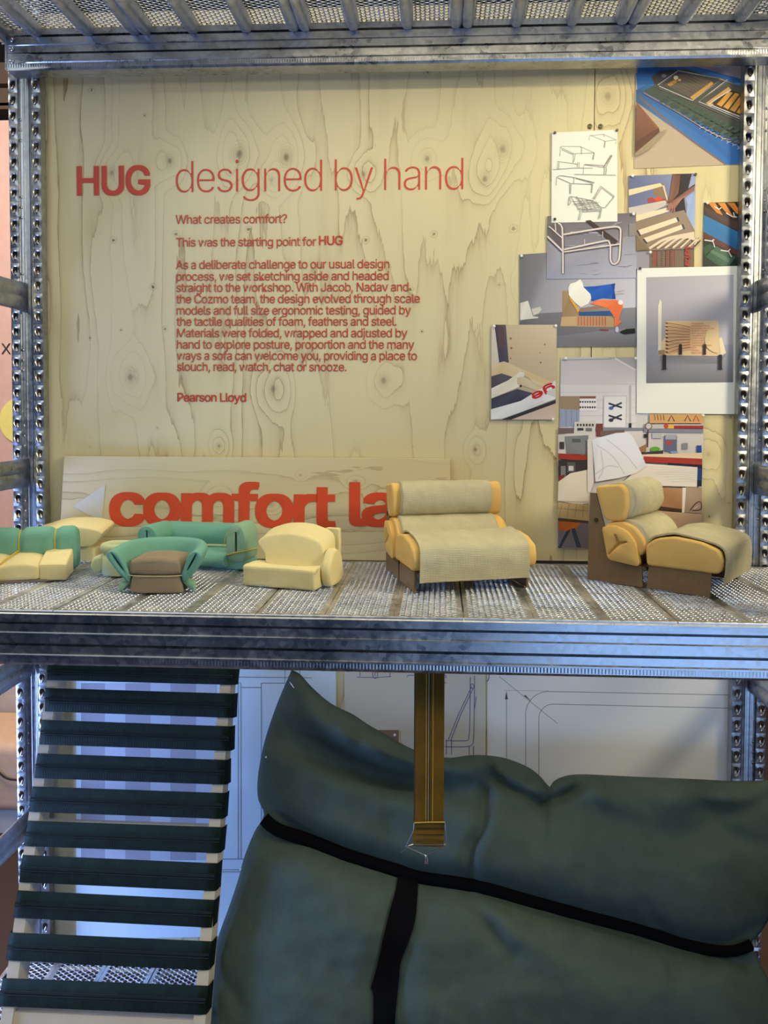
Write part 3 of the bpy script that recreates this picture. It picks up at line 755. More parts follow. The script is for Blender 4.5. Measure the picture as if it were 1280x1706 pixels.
p.poly([(1048, 346), (1108, 334), (1114, 340), (1048, 372)], (196, 186, 174), (206, 196, 182)); p.poly([(1079, 330), (1088, 329), (1092, 334), (1110, 330), (1110, 334), (1080, 338)], (170, 70, 60)); p.ell(1097, 332, 6, 3.5, (224, 78, 52))
p.poly([(1048, 372), (1140, 350), (1158, 385), (1157, 414), (1048, 419)], (140, 120, 98), (150, 130, 110))
for q, (a, b, c, d) in enumerate([((1048, 362), (1112, 346), (1116, 352), (1048, 373)), ((1062, 384), (1128, 362), (1131, 369), (1067, 392)), ((1072, 397), (1137, 374), (1139, 381), (1078, 404))]): p.poly([a, b, c, d], (228, 206, 170), (236, 216, 182), (232, 212, 178))
for a, b in (((1062, 384), (1067, 393)), ((1072, 398), (1078, 406)), ((1128, 362), (1131, 369)), ((1137, 374), (1140, 382))): p.stroke([a, b], 3, (60, 66, 82))
for q in range(6): p.stroke([(1082+q*13, 414-q*.3), (1110+q*11, 398-q*.6), (1157, 388+q*4)], 4-q*.3, (222, 202, 172), True); p.stroke([(1088+q*13, 414), (1118+q*10, 400), (1157, 392+q*4)], 1.2, (96, 72, 62), True)
p.poly([(1121, 291), (1134, 292), (1130, 322), (1120, 336), (1110, 340), (1116, 326)], (120, 82, 66), (104, 70, 58), (140, 96, 80)); p.poly([(1157, 309), (1157, 318), (1136, 332), (1126, 346), (1114, 350), (1112, 342), (1122, 334)], (132, 90, 76), (150, 104, 90), (176, 124, 106))
for q in range(4): p.stroke([(1118+q*2, 338+q*2), (1111+q*4, 350+q*1.4)], 2.2, (164, 112, 98))
p.poly([(1048, 373), (1060, 372), (1060, 392), (1048, 394)], (140, 130, 126)); p.poly([(1060, 392), (1082, 416), (1060, 418)], (128, 110, 82))
p.done('slat_photo', 'print of two hands fitting curved pale wooden slats, above the white-bordered print', 'print', G_PR)
# P3 steel tube frame
p = Print([(912, 372), (912, 360), (1060, 354.5), (1060, 463), (911, 465)], -.0026, [(120, 112, 112), (112, 104, 106), (112, 104, 106), (172, 172, 186), (150, 150, 162)])
p.poly([(912, 400), (938, 418), (1030, 398), (1060, 390), (1060, 463), (911, 465)], (140, 136, 142), (158, 156, 164), (150, 148, 156), (142, 138, 142), (176, 176, 190), (146, 148, 162))
for q in range(26): a = random.uniform(915, 1045); b = random.uniform(372, 458); p.stroke([(a, b), (a+random.uniform(6, 26), b-random.uniform(-1, 4))], random.uniform(.6, 2), random.choice([(160, 158, 168), (130, 126, 132), (172, 172, 182)]))
p.poly([(912, 375), (935, 372), (938, 418), (912, 396)], (96, 88, 88), (112, 104, 106)); p.poly([(975, 368), (984, 367), (1030, 402), (1024, 408)], (66, 54, 50), (78, 64, 60))
tb = (214, 202, 192); sh = (92, 82, 80)
for w, c, o in ((4.2, sh, .8), (2.8, tb, 0)):
    p.stroke([(938+o, 456), (938+o, 424), (937+o, 380), (934+o, 374), (930+o, 372)], w, c); p.stroke([(939, 391+o), (1000, 381+o), (1026, 378+o), (1033, 381+o), (1034+o, 390), (1032+o, 428), (1028+o, 438), (1021+o, 440), (1017+o, 432), (1017+o, 412), (1014+o, 403), (1006, 402+o), (940, 416+o)], w, c, True)
    p.stroke([(912, 394+o), (937, 418+o)], w, c); p.stroke([(940, 420+o), (1032, 407+o)], w*.8, c); p.stroke([(914, 377+o), (918, 380+o), (938, 398+o)], w*.7, c)
p.stroke([(925, 372), (926, 386)], 1.6, tb); p.stroke([(974, 399), (974, 409)], 1, tb); p.stroke([(1004, 386), (1004, 397)], 1, tb)
p.done('tube_frame_photo', 'print of a bent steel tube bed frame under the sketch sheet', 'print', G_PR)
# P2 sketch sheet
p = Print([(920, 221), (1029, 216), (1029, 369), (919, 371)], -.0032, (232, 228, 212))
S = lambda *q, w=.9: p.stroke([(850+a/5.818, 190+b/5.818) for a, b in q], w, (142, 136, 126))
S((765, 255), (772, 210), (905, 197), (1030, 250), (1025, 290)); S((775, 207), (925, 265), (1030, 250)); S((925, 265), (915, 328)); S((905, 197), (915, 225)); S((918, 262), (910, 325))
S((482, 410), (490, 315), (680, 315), (820, 378), (805, 445)); S((490, 325), (620, 385), (820, 378)); S((612, 385), (610, 475)); S((632, 385), (622, 450), (608, 475)); S((680, 315), (695, 335), (690, 390)); S((500, 345), (610, 392)); S((812, 382), (800, 440))
S((458, 538), (460, 460), (660, 488)); S((472, 538), (474, 470)); S((650, 520), (655, 470), (672, 470), (668, 522)); S((415, 540), (620, 525), (800, 525)); S((708, 588), (715, 492), (910, 518), (985, 398)); S((725, 488), (905, 500), (915, 522)); S((912, 590), (915, 525), (935, 522), (928, 588)); S((620, 586), (1025, 594)); S((905, 518), (975, 400), (990, 405), (925, 522))
S((446, 694), (452, 610), (490, 598), (620, 615), (820, 665), (800, 682), (590, 675), (462, 618)); S((580, 775), (575, 680), (592, 682), (586, 775)); S((785, 765), (792, 682), (800, 690), (790, 768)); S((620, 615), (618, 668)); S((640, 625), (800, 672))
S((800, 828), (880, 700), (1010, 795), (920, 910), (888, 905)); S((815, 830), (888, 715), (1000, 800)); S((1010, 800), (925, 905)); S((560, 885), (570, 810), (590, 800), (800, 840), (885, 905), (850, 1020)); S((590, 805), (680, 945), (660, 1028), (675, 1025), (695, 950), (880, 940)); S((850, 1015), (870, 1010), (888, 920)); S((575, 815), (590, 860), (565, 885))
for q in range(5): S((600+q*22, 850+q*22), (810+q*16, 838+q*16), w=.8); S((650+q*44, 810+q*8), (720+q*40, 940-q*3), w=.8)
S((640, 800), (760, 940), w=1.2); S((610, 880), (860, 860), w=.7); S((650, 925), (870, 930), w=1.1)
p.done('sketch_sheet', 'white sheet with pencil sketches of benches and a chaise frame', 'drawing', None)
# P7 cord detail
p = Print([(1173, 338), (1247, 335.5), (1243, 443), (1171, 445)], -.0015, (66, 46, 40))
p.poly([(1178, 338), (1247, 336), (1246, 372), (1215, 358)], (34, 30, 28)); 
for q in range(4): p.poly([(1180+q*16, 338), (1192+q*16, 338), (1208+q*16, 364), (1196+q*16, 356)], (214, 128, 46), (226, 146, 64))
p.poly([(1174, 345), (1246, 378), (1246, 392), (1174, 358)], (84, 62, 56), (70, 50, 46)); p.poly([(1173, 358), (1245, 394), (1243, 424), (1172, 386)], (46, 116, 166), (52, 124, 174), (34, 96, 150)); p.poly([(1172, 386), (1243, 424), (1243, 432), (1172, 398)], (96, 54, 48), (84, 46, 42))
p.poly([(1172, 398), (1243, 434), (1243, 443), (1171, 445)], (28, 42, 34), (36, 50, 42)); p.poly([(1176, 428), (1194, 410), (1226, 428), (1216, 442), (1198, 443)], (56, 88, 66), (70, 102, 78)); p.poly([(1183, 420), (1187, 416), (1218, 432), (1214, 438)], (90, 120, 98)); p.poly([(1172, 412), (1184, 406), (1190, 412), (1174, 426)], (50, 80, 60))
wc = (232, 226, 216)
for a in ([(1174, 400), (1188, 402), (1191, 412)], [(1186, 402), (1190, 399)], [(1201, 417), (1214, 419), (1219, 428)], [(1213, 419), (1217, 415)], [(1228, 433), (1240, 436)], [(1190, 344), (1198, 349), (1202, 346)], [(1210, 355), (1220, 361), (1228, 362)], [(1224, 362), (1222, 354)]): p.stroke(a, 1.7, wc)
p.done('cord_photo', 'small print of white cord knots on blue and green straps at right edge', 'print', G_PR)
# P9 frame detail with letters
p = Print([(819.4, 541), (928, 541), (926, 699), (818, 699.5)], -.0030, [(196, 176, 140), (206, 188, 156), (196, 172, 140), (178, 166, 148)])
p.poly([(822, 541), (843, 541), (848, 604), (831, 604)], (70, 66, 76), (96, 90, 100), (84, 80, 90)); p.poly([(830, 543), (838, 543), (842, 575), (832, 578)], (96, 74, 70)); p.poly([(819, 541), (824, 541), (832, 604), (819, 608)], (208, 196, 176))
for x, y, r in ((851, 564, 2), (852, 580, 2), (851, 597, 1.4), (908, 574, 1.5), (900, 588, 1), (901, 604, 1.6)): p.ell(x, y, r, r, (140, 112, 84))
p.poly([(819, 608), (840, 602), (926, 637), (926, 660), (900, 648), (870, 618), (846, 634), (819, 646)], (220, 200, 160), (212, 188, 142), (200, 170, 124), (196, 166, 122), (222, 204, 168))
p.poly([(819, 627), (836, 622), (854, 628), (850, 634), (819, 647)], (78, 74, 78), (92, 88, 92)); p.poly([(819, 647), (846, 634), (868, 619), (876, 622), (864, 645), (819, 664)], (236, 228, 210), (226, 214, 190))
p.poly([(874, 620), (926, 637), (926, 646), (874, 626)], (214, 186, 140)); p.poly([(862, 630), (870, 627), (908, 646), (898, 652), (862, 640)], (196, 176, 142), (214, 196, 160)); p.ell(868, 643, 1.6, 2, (36, 30, 28))
p.poly([(819, 664), (862, 648), (888, 655), (868, 668), (819, 682)], (60, 60, 72), (74, 74, 88), (84, 84, 96)); p.poly([(818, 682), (868, 668), (914, 640), (926, 634), (926, 664), (870, 686), (836, 698), (818, 699)], (220, 218, 212), (232, 230, 224), (214, 212, 208))
p.poly([(836, 699), (926, 666), (926, 672), (852, 699)], (54, 54, 58)); p.poly([(852, 699), (926, 672), (926, 699)], (206, 184, 164), (196, 172, 150))
p.text('ge', 922, 640, 885, 657, 13, (196, 44, 40), .8)
p.poly([(914, 651), (926, 646), (926, 662), (910, 655)], (206, 200, 190)); p.stroke([(880, 679), (905, 668)], .6, (190, 186, 176))
p.done('wood_joint_photo', 'print of a plywood frame joint with red letters, leftmost of the prints', 'print', G_PR)
# P10 workshop
p = Print([(935, 594.5), (1062, 595), (1062, 688), (1171, 688), (1167, 912), (928.6, 912.6)], -.0020, (206, 200, 196))
p.poly([(935, 595), (1060, 595), (1060, 640), (934, 641)], (196, 190, 188), (190, 184, 184), (208, 202, 198), (204, 198, 196)); p.poly([(1010, 595), (1060, 595), (1060, 616), (1030, 600)], (168, 162, 162)); p.stroke([(936, 600), (1020, 598)], 1.5, (150, 146, 146)); p.stroke([(1025, 597), (1060, 617)], 3, (214, 210, 206)); p.stroke([(934, 642), (1060, 641)], 1, (168, 164, 164))
p.rect(934, 641, 1060, 716, (216, 210, 206)); p.rect(1048, 642, 1052, 716, (180, 176, 174))
for q in range(5): p.stroke([(934, 654+q*13), (1060, 653+q*13)], .5, (190, 184, 180))
p.rect(934, 660, 966, 684, (156, 132, 104)); p.poly([(934, 681), (966, 683), (965, 711), (933, 711)], (150, 158, 178)); 
for q in range(3): p.rect(943+q*9, 683, 943.8+q*9, 711, (120, 128, 148))
p.rect(966, 661, 994, 684, (232, 228, 222)); p.rect(966, 660, 993, 664, (140, 90, 70))
for q in range(14): p.rect(966+(q % 7)*4, 668+(q//7)*9, 968.4+(q % 7)*4, 671+(q//7)*9, (70, 66, 66))
p.poly([(1006, 659), (1045, 659), (1044, 713), (1005, 713)], (196, 190, 188)); p.poly([(1007, 660.5), (1043, 660.5), (1042, 711.5), (1006.5, 711.5)], (222, 218, 216))
for y in (676, 696):
    p.stroke([(1014, y-4), (1036, y+3)], 3, (44, 46, 54)); p.stroke([(1016, y+4), (1036, y-5)], 3, (58, 60, 68)); p.ell(1018, y+4, 4, 3, (70, 100, 160) if y < 690 else (60, 58, 64))
p.rect(1048, 705, 1052, 713, (40, 38, 40)); p.rect(930, 713, 1012, 722, (120, 100, 90)); p.poly([(1000, 712), (1171, 714), (1171, 720), (1000, 719)], (128, 128, 140))
p.poly([(930, 724), (965, 720), (1172, 716), (1171, 756), (930, 758)], (196, 186, 180), (210, 202, 196), (206, 198, 192)); p.rect(930, 713, 958, 722, (112, 96, 90))
p.poly([(957, 703), (992, 701), (992, 726), (956, 727)], (206, 202, 192))
for q in range(6): p.rect(961+q*5, 706, 964+q*5, 710, (70, 66, 60)); p.rect(962, 713, 972, 717, (60, 62, 64)); p.rect(976, 713, 986, 718, (110, 110, 110))
p.poly([(941, 727), (980, 725), (980, 757), (944, 756)], (128, 130, 132), (118, 120, 122)); p.rect(953, 731, 967, 737, (90, 92, 94)); p.rect(932, 736, 940, 748, (70, 60, 56)); p.rect(993, 706, 1004, 727, (120, 60, 56)); p.poly([(1000, 718), (1040, 716), (1040, 740), (1000, 740)], (110, 92, 84))
p.rect(1082, 690, 1171, 705, (206, 158, 102))
for x, c in ((1118, (70, 46, 38)), (1145, (90, 60, 44)), (1159, (180, 70, 46))): p.stroke([(x-5, 702), (x, 692), (x+5, 702)], 1.8, c)
for q in range(4): p.stroke([(1090+q*5, 691), (1091+q*5, 700)], 1.2, (120, 84, 60))
p.rect(1084, 707, 1171, 714, (190, 184, 178)); p.rect(1122, 709, 1171, 714, (160, 50, 44)); p.ell(1109, 710, 4, 4, (196, 70, 40)); p.rect(1113, 707, 1122, 714, (224, 176, 70)); p.poly([(1072, 714), (1171, 715), (1171, 721), (1072, 720)], (130, 132, 144))
p.ell(1080, 710, 6, 6, (120, 92, 84)); p.ell(1080, 710, 4.4, 4.4, (200, 190, 182)); p.stroke([(1079, 716), (1078, 745)], 2.2, (92, 48, 44)); p.rect(1072, 723, 1078, 729, (40, 40, 40)); p.rect(1086, 721, 1102, 730, (176, 176, 178)); p.rect(1106, 726, 1127, 752, (96, 100, 120)); p.rect(1108, 724, 1126, 732, (160, 160, 170)); p.ell(1114, 738, 5, 4, (170, 70, 70)); p.rect(1136, 738, 1145, 748, (130, 130, 130)); p.rect(1160, 742, 1168, 754, (44, 70, 140))
p.ell(1091, 748, 8, 4, (90, 160, 50)); p.poly([(1066, 754), (1104, 750), (1104, 757), (1066, 758)], (60, 56, 58)); p.poly([(1064, 746), (1075, 740), (1076, 752), (1064, 754)], (150, 110, 70)); p.ell(1122, 753, 7, 2, (120, 150, 190))
p.poly([(1066, 757), (1169, 754), (1169, 764), (1066, 762)], (222, 198, 162), (216, 190, 152))
p.poly([(930, 755), (980, 758), (980, 768), (930, 764)], (158, 58, 44), (150, 52, 40)); p.poly([(1072, 760), (1169, 764), (1169, 774), (1072, 770)], (166, 56, 42), (158, 52, 40))
p.rect(930, 766, 980, 800, (56, 52, 54)); p.rect(934, 776, 942, 794, (120, 120, 122)); p.rect(945, 770, 958, 786, (90, 90, 92)); p.rect(947, 776, 955, 784, (200, 198, 196)); p.poly([(930, 794), (940, 790), (940, 800), (930, 804)], (120, 46, 40)); p.poly([(1112, 771), (1169, 774), (1168, 810), (1110, 808)], (36, 38, 50)); p.rect(1160, 780, 1168, 800, (40, 60, 120))
p.poly([(930, 802), (950, 788), (980, 782), (980, 838), (965, 840), (929, 834)], (214, 202, 184), (224, 214, 198), (216, 206, 190)); p.stroke([(930, 834), (960, 836), (979, 836)], 1.4, (170, 156, 136))
p.poly([(1074, 772), (1161, 778), (1160, 811), (1070, 808), (1040, 800)], (230, 222, 208), (222, 212, 196), (226, 216, 200))
for q in range(7): p.stroke([(1076+q*7, 777+q*4.2), (1120+q*5, 779+q*3.6), (1160, 782+q*3.6)], .5, (206, 194, 176))
p.poly([(1092, 811), (1140, 813), (1139, 852), (1090, 846)], (176, 130, 92), (186, 140, 100), (160, 114, 80)); p.poly([(1092, 842), (1138, 848), (1138, 853), (1090, 848)], (70, 52, 42)); p.poly([(1136, 812), (1142, 812), (1139, 855), (1135, 854)], (232, 222, 206)); p.poly([(1142, 811), (1168, 812), (1168, 855), (1139, 853)], (176, 150, 126), (166, 138, 112))
p.poly([(1094, 850), (1168, 856), (1168, 884), (1090, 880)], (190, 160, 126), (196, 168, 136)); p.stroke([(1148, 850), (1158, 838), (1166, 836), (1166, 848), (1152, 850)], 1.6, (80, 40, 40), True); p.stroke([(1154, 848), (1162, 842)], 1, (220, 210, 200))
p.poly([(929, 836), (980, 840), (980, 868), (929, 862)], (188, 162, 116), (182, 154, 108)); p.stroke([(929, 846), (980, 851)], .8, (130, 108, 78))
for q in range(4): p.stroke([(936+q*12, 838), (931+q*13, 862)], .7, (140, 116, 84))
p.poly([(929, 864), (980, 869), (980, 912), (929, 912)], (112, 102, 104), (120, 112, 118)); p.poly([(930, 864), (968, 868), (960, 880), (946, 884), (930, 882)], (176, 92, 34), (196, 106, 40))
p.poly([(943, 884), (951, 880), (934, 912), (929, 912)], (52, 58, 70)); p.poly([(951, 880), (957, 879), (968, 911), (960, 911)], (60, 66, 80)); p.poly([(929, 862), (980, 867), (980, 871), (929, 867)], (80, 68, 54))
p.poly([(978, 732), (985, 731), (989, 802), (982, 820), (978, 818)], (214, 206, 206)); p.poly([(984, 733), (1000, 728), (1026, 721), (1046, 720), (1054, 728), (1066, 752), (1076, 776), (1058, 788), (1030, 796), (992, 802), (988, 770)], (214, 214, 220), (222, 222, 228), (206, 208, 218), (224, 222, 224))
for a in ([(992, 740), (1020, 760), (1040, 790)], [(1010, 732), (1040, 756), (1060, 780)], [(990, 790), (1012, 776), (1030, 778)], [(1000, 750), (1004, 780), (996, 798)]): p.stroke(a, 1.6, (196, 196, 208), True)
p.stroke([(985, 734), (989, 770), (991, 802)], 1.2, (180, 174, 178))
p.done('workshop_photo', 'tall workshop print with white cushion on a bench, behind the yellow chaise model', 'print', G_PR)
# P8 white-bordered print
p = Print([(1062, 447), (1236, 443), (1231, 690), (1061, 688.5)], -.0040, None, paper=(228, 228, 216))
p.poly([(1077, 462), (1222.6, 457.7), (1222, 637), (1077, 638.5)], (168, 164, 168), (182, 178, 184), (186, 182, 190), (160, 158, 166))
p.poly([(1077, 575), (1222, 574), (1222, 637), (1077, 638.5)], (158, 158, 168), (166, 166, 176), (118, 116, 122), (112, 110, 116)); p.poly([(1100, 592), (1210, 590), (1200, 606), (1096, 608)], (122, 120, 126), (140, 138, 146))
p.poly([(1096, 580), (1108, 562), (1200, 562), (1209, 588), (1203, 593), (1097, 592)], (212, 192, 154), (222, 204, 166), (206, 180, 140)); p.poly([(1097, 583), (1108, 583), (1108, 592), (1097, 591)], (160, 126, 92)); p.poly([(1198, 564), (1203, 562), (1210, 588), (1202, 592)], (232, 216, 178))
p.poly([(1097, 510), (1100, 498), (1102.5, 504), (1102.5, 583), (1097, 584)], (238, 230, 206), (226, 212, 180))
p.poly(rpoly([(1109, 535), (1198, 534), (1199, 593), (1109, 592)], [4, 4, 1, 1], 4), (218, 184, 136), (226, 196, 150), (222, 190, 144))
for q in range(9):
    y = 538+q*6; yy = 545+q*2.4
    p.stroke([(1110, y+(q > 4)*2), (1125, y-(q-3.5)*.6), (1150, yy+q*1.8)], 1.2, (168, 100, 66), True); p.stroke([(1109, y), (1113, y+1)], 2, (110, 50, 40)); p.stroke([(1112, y+3), (1130, y+3-(q-3.5)*.8), (1152, yy+q*2+2)], .7, (190, 140, 96), True)
p.ell(1196, 566, 22, 22, (224, 194, 148), PI*.5, PI*1.5)
for q, (t, w) in enumerate([('Workshop', 20), ('Prototype frame', 30), ('Moulded form ply', 38), ('Bent slat', 26), ('Plywood side', 24), ('Feathers', 20), ('Foam layer', 22), ('Cord wrap', 20), ('Steel tube', 22), ('Upholstery form', 33), ('Mat', 8), ('Webbing', 13), ('Base ply', 18)]): p.text(t, 1152, 540.2+q*4.05, 1152+w, 540.0+q*4.05, 2.3, (196, 84, 60))
for x in (1131, 1171): p.rect(x, 573.5, x+5, 591, (44, 40, 42))
for x in (1104, 1197): p.poly([(x, 591), (x+5.6, 591), (x+5.6, 614), (x+8, 615.5), (x-2, 616), (x, 614)], (38, 36, 40))
p.done('instant_print', 'large white-bordered print of a low bench with a plywood back', 'print', G_PR)

# push pins
pins = [((1055.5, 357), -.0042, 'white push pin at top right of the tube frame print'), ((869, 426.5), -.0018, 'white push pin at top left of the sofa print'), ((823.5, 543.5), -.0034, 'white push pin at top left of the print with red letters'), ((926, 543), -.0034, 'white push pin at top right of the print with red letters'),
        ((921.5, 698.5), -.0034, 'white push pin at bottom right of the print with red letters'), ((942.5, 597), -.0034, 'white push pin at top left of the workshop print'), ((1059, 597), -.0042, 'white push pin by the left edge of the white-bordered print'), ((1171, 692), -.0030, 'white push pin under the bottom edge of the white-bordered print'),
        ((1083.5, 420.5), -.0030, 'white push pin on the cardboard lettering print'), ((1066.5, 447.5), -.0042, 'metal push pin at top left of the white-bordered print'), ((1054, 293.5), -.0024, 'white push pin at top left of the slat print'), ((1159, 291), -.0024, 'metal push pin at top right of the slat print'),
        ((924.5, 221.5), -.0034, 'dark push pin at top left of the sketch sheet'), ((1028, 217.5), -.0034, 'dark push pin at top right of the sketch sheet'), ((924.5, 365.5), -.0034, 'dark push pin at bottom left of the sketch sheet'), ((1178.5, 338.5), -.0018, 'white push pin at the top left of the cord print')]
for (x, y), Y, lab in pins:
    w = WY(x, y, Y); mb = MB(); R = .0023
    prof = [(0, -.0030), (R*.7, -.0029), (R, -.0022), (R*.95, -.0012), (R*.5, -.0008), (R*.45, 0)]
    mb.grid([[(r*math.cos(q), d, r*math.sin(q)) for q in np.linspace(0, 2*PI, 13)] for r, d in prof])
    o = mb.obj('push_pin', M['white'] if lab.startswith('white') else M['dark_steel']); o.location = (w[0], Y, w[2]); tag(o, lab, 'pin', 'push pins holding the prints')

# drawings pinned behind the lower bay
def L(p, pts, w=.8, c=(70, 72, 92), smooth=False): return p.stroke(pts, w, c, smooth)
p = Print([(127, 1085), (560, 1098), (560, 1556), (127, 1566)], -.0012, None, False, paper=(150, 172, 220))  # paper colour carries part of the blue light falling on this sheet
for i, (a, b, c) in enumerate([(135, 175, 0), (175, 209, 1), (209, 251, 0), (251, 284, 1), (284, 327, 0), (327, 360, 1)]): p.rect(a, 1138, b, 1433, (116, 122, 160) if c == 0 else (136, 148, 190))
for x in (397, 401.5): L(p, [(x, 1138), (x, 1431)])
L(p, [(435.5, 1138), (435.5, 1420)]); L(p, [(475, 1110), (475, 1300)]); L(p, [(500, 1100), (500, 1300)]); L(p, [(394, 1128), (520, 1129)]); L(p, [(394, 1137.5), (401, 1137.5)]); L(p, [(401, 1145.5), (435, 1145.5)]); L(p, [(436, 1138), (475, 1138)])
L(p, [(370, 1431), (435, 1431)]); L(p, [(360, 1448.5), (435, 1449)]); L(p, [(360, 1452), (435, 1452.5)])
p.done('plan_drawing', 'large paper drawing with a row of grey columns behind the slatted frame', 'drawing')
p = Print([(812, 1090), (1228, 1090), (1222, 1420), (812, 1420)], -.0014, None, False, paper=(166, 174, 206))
arc = lambda cx, cy, r, n=14: [(cx-r*math.cos(q), cy-r*math.sin(q)) for q in np.linspace(0, PI/2, n)]
L(p, [(876, 1290)]+arc(914, 1190, 38)+[(1222, 1158)], .9); L(p, [(898, 1310)]+arc(922, 1197, 24)+[(1222, 1180)], .9); L(p, [(832, 1127), (930, 1206)], .7); p.poly([(873, 1159), (876, 1158), (886, 1169)], (50, 52, 66), (50, 52, 66))
L(p, [(844, 1152), (844, 1270)], .8); p.poly([(841.5, 1165), (844, 1151), (846.5, 1165)], (50, 52, 66), (50, 52, 66)); L(p, [(840, 1150), (915, 1151)], .6, (120, 122, 146)); L(p, [(812, 1135), (815, 1130), (815, 1124), (812, 1118)], 1.4)
p.done('profile_drawing', 'white technical drawing with nested rounded lines, right of the hanging strap', 'drawing')
p = Print([(574, 1085), (809, 1085), (809, 1300), (574, 1300)], -.0022, None, False, paper=(150, 154, 172))
bl = (60, 66, 130)
for a in ([(595, 1128), (625, 1129), (652, 1127)], [(600, 1115), (600, 1127)], [(650, 1110), (650, 1128)], [(621, 1112), (622, 1128), (629, 1128), (628, 1112)], [(678, 1128), (680, 1125), (690, 1125)], [(741, 1125), (743, 1125), (743, 1130)], [(747, 1233), (764, 1190), (786, 1144)], [(751, 1234), (768, 1190), (789, 1146)], [(784, 1128), (783, 1200), (781, 1230), (776, 1234), (742, 1234)], [(791, 1126), (790, 1200), (789, 1232), (782, 1243), (741, 1244)], [(744, 1232), (744, 1257)], [(752.5, 1233), (752.5, 1257)], [(782, 1243), (782, 1257)], [(789, 1243), (789, 1257)], [(794, 1160), (791, 1180)], [(625, 1114), (625, 1126)], [(741, 1137), (744, 1137)]): L(p, a, 1.1, bl, len(a) > 3)
p.stroke([(787+3*math.cos(q), 1143+4*math.sin(q)) for q in np.linspace(0, 6.3, 14)], 1, bl)
p.done('tracing_sheet', 'crumpled tracing paper with blue pen chair sketch, behind the hanging strap', 'drawing')
p = Print([(630, 1216), (664.5, 1216), (664.5, 1260), (630, 1260)], -.0030, (96, 86, 88), False)
p.done('small_snapshot', 'small brown print peeking over the green cushion', 'print')
w = WY(658, 1224, -.0034); mb = MB(); R = .0022
mb.grid([[(r*math.cos(q), d, r*math.sin(q)) for q in np.linspace(0, 2*PI, 13)] for r, d in [(0, -.0030), (R*.7, -.0029), (R, -.0022), (R*.95, -.0012), (R*.5, -.0008), (R*.45, 0)]])
o = mb.obj('push_pin', M['white']); o.location = tuple(w); tag(o, 'white push pin in the small brown print above the cushion', 'pin')

# ------------------------------------------------------------------ foam models on the shelf
GM = 'scale model seats on the shelf'
def part(root, mb, name, m, label=None, **k):
    o = mb.obj(name, m, root, **k)
    if label: o['label'] = label
    return o
def smooth_closed(pts, n):
    P = [np.array(p, float) for p in pts]; N = len(P); out = []
    for i in range(N):
        a, b, c, d = P[i-1], P[i], P[(i+1) % N], P[(i+2) % N]
        for t in np.linspace(0, 1, 10, endpoint=False): out.append(.5*((2*b)+(c-a)*t+(2*a-5*b+4*c-d)*t*t+(3*b-a-3*c+d)*t**3))
    return resample(out, n, True)
def foam_block(prof, x0, x1, r=.004, axis='x', amp=.0006, warp=None, n=64, nseg=14, seed=0., mb=None):
    mb = mb or MB(); P = resample(prof, n, True)
    def w(x, y, z):
        p = (x, y, z)
        if warp: p = warp(*p)
        return wob(p, amp, 70, seed)
    return extrude(mb, P, x0, x1, r, nseg, w, 0, axis)
def ribbon(path, th, n=60):             # closed outline of a sheet that follows a path
    P = smooth_path(path, n); t = np.gradient(P, axis=0); t /= np.linalg.norm(t, axis=1)[:, None]; nn = np.stack([-t[:, 1], t[:, 0]], 1)*th/2
    return np.vstack([P+nn, (P-nn)[::-1]])
def sheet(path, th, x0, x1, amp=.0012, seed=0., nx=30, n=60, edge=0., m=None):
    """cloth laid over a form: follows path in (y,z), spans x0..x1, small wrinkles"""
    P = smooth_path(path, n); t = np.gradient(P, axis=0); t /= np.linalg.norm(t, axis=1)[:, None]; nn = np.stack([-t[:, 1], t[:, 0]], 1)
    mb = MB(); outer = []; inner = []
    for i in range(nx+1):
        x = x0+(x1-x0)*i/nx; ro = []; ri = []
        e = min(i, nx-i)/nx; drop = edge*math.exp(-(e/.035)**2)
        for j in range(n):
            q = mnoise.noise(Vector((x*55+seed, j*.16, seed)))*amp+mnoise.noise(Vector((x*170, j*.05, seed+3)))*amp*.5
            k = q-drop
            ro.append((x, P[j][0]+nn[j][0]*(th/2+k), P[j][1]+nn[j][1]*(th/2+k))); ri.append((x, P[j][0]+nn[j][0]*(k-th/2), P[j][1]+nn[j][1]*(k-th/2)))
        outer.append(ro); inner.append(ri)
    mb.grid(outer); mb.grid(inner)
    mb.grid([outer[0], inner[0]]); mb.grid([outer[-1], inner[-1]]); mb.grid([[r[0] for r in outer], [r[0] for r in inner]]); mb.grid([[r[-1] for r in outer], [r[-1] for r in inner]])
    return mb
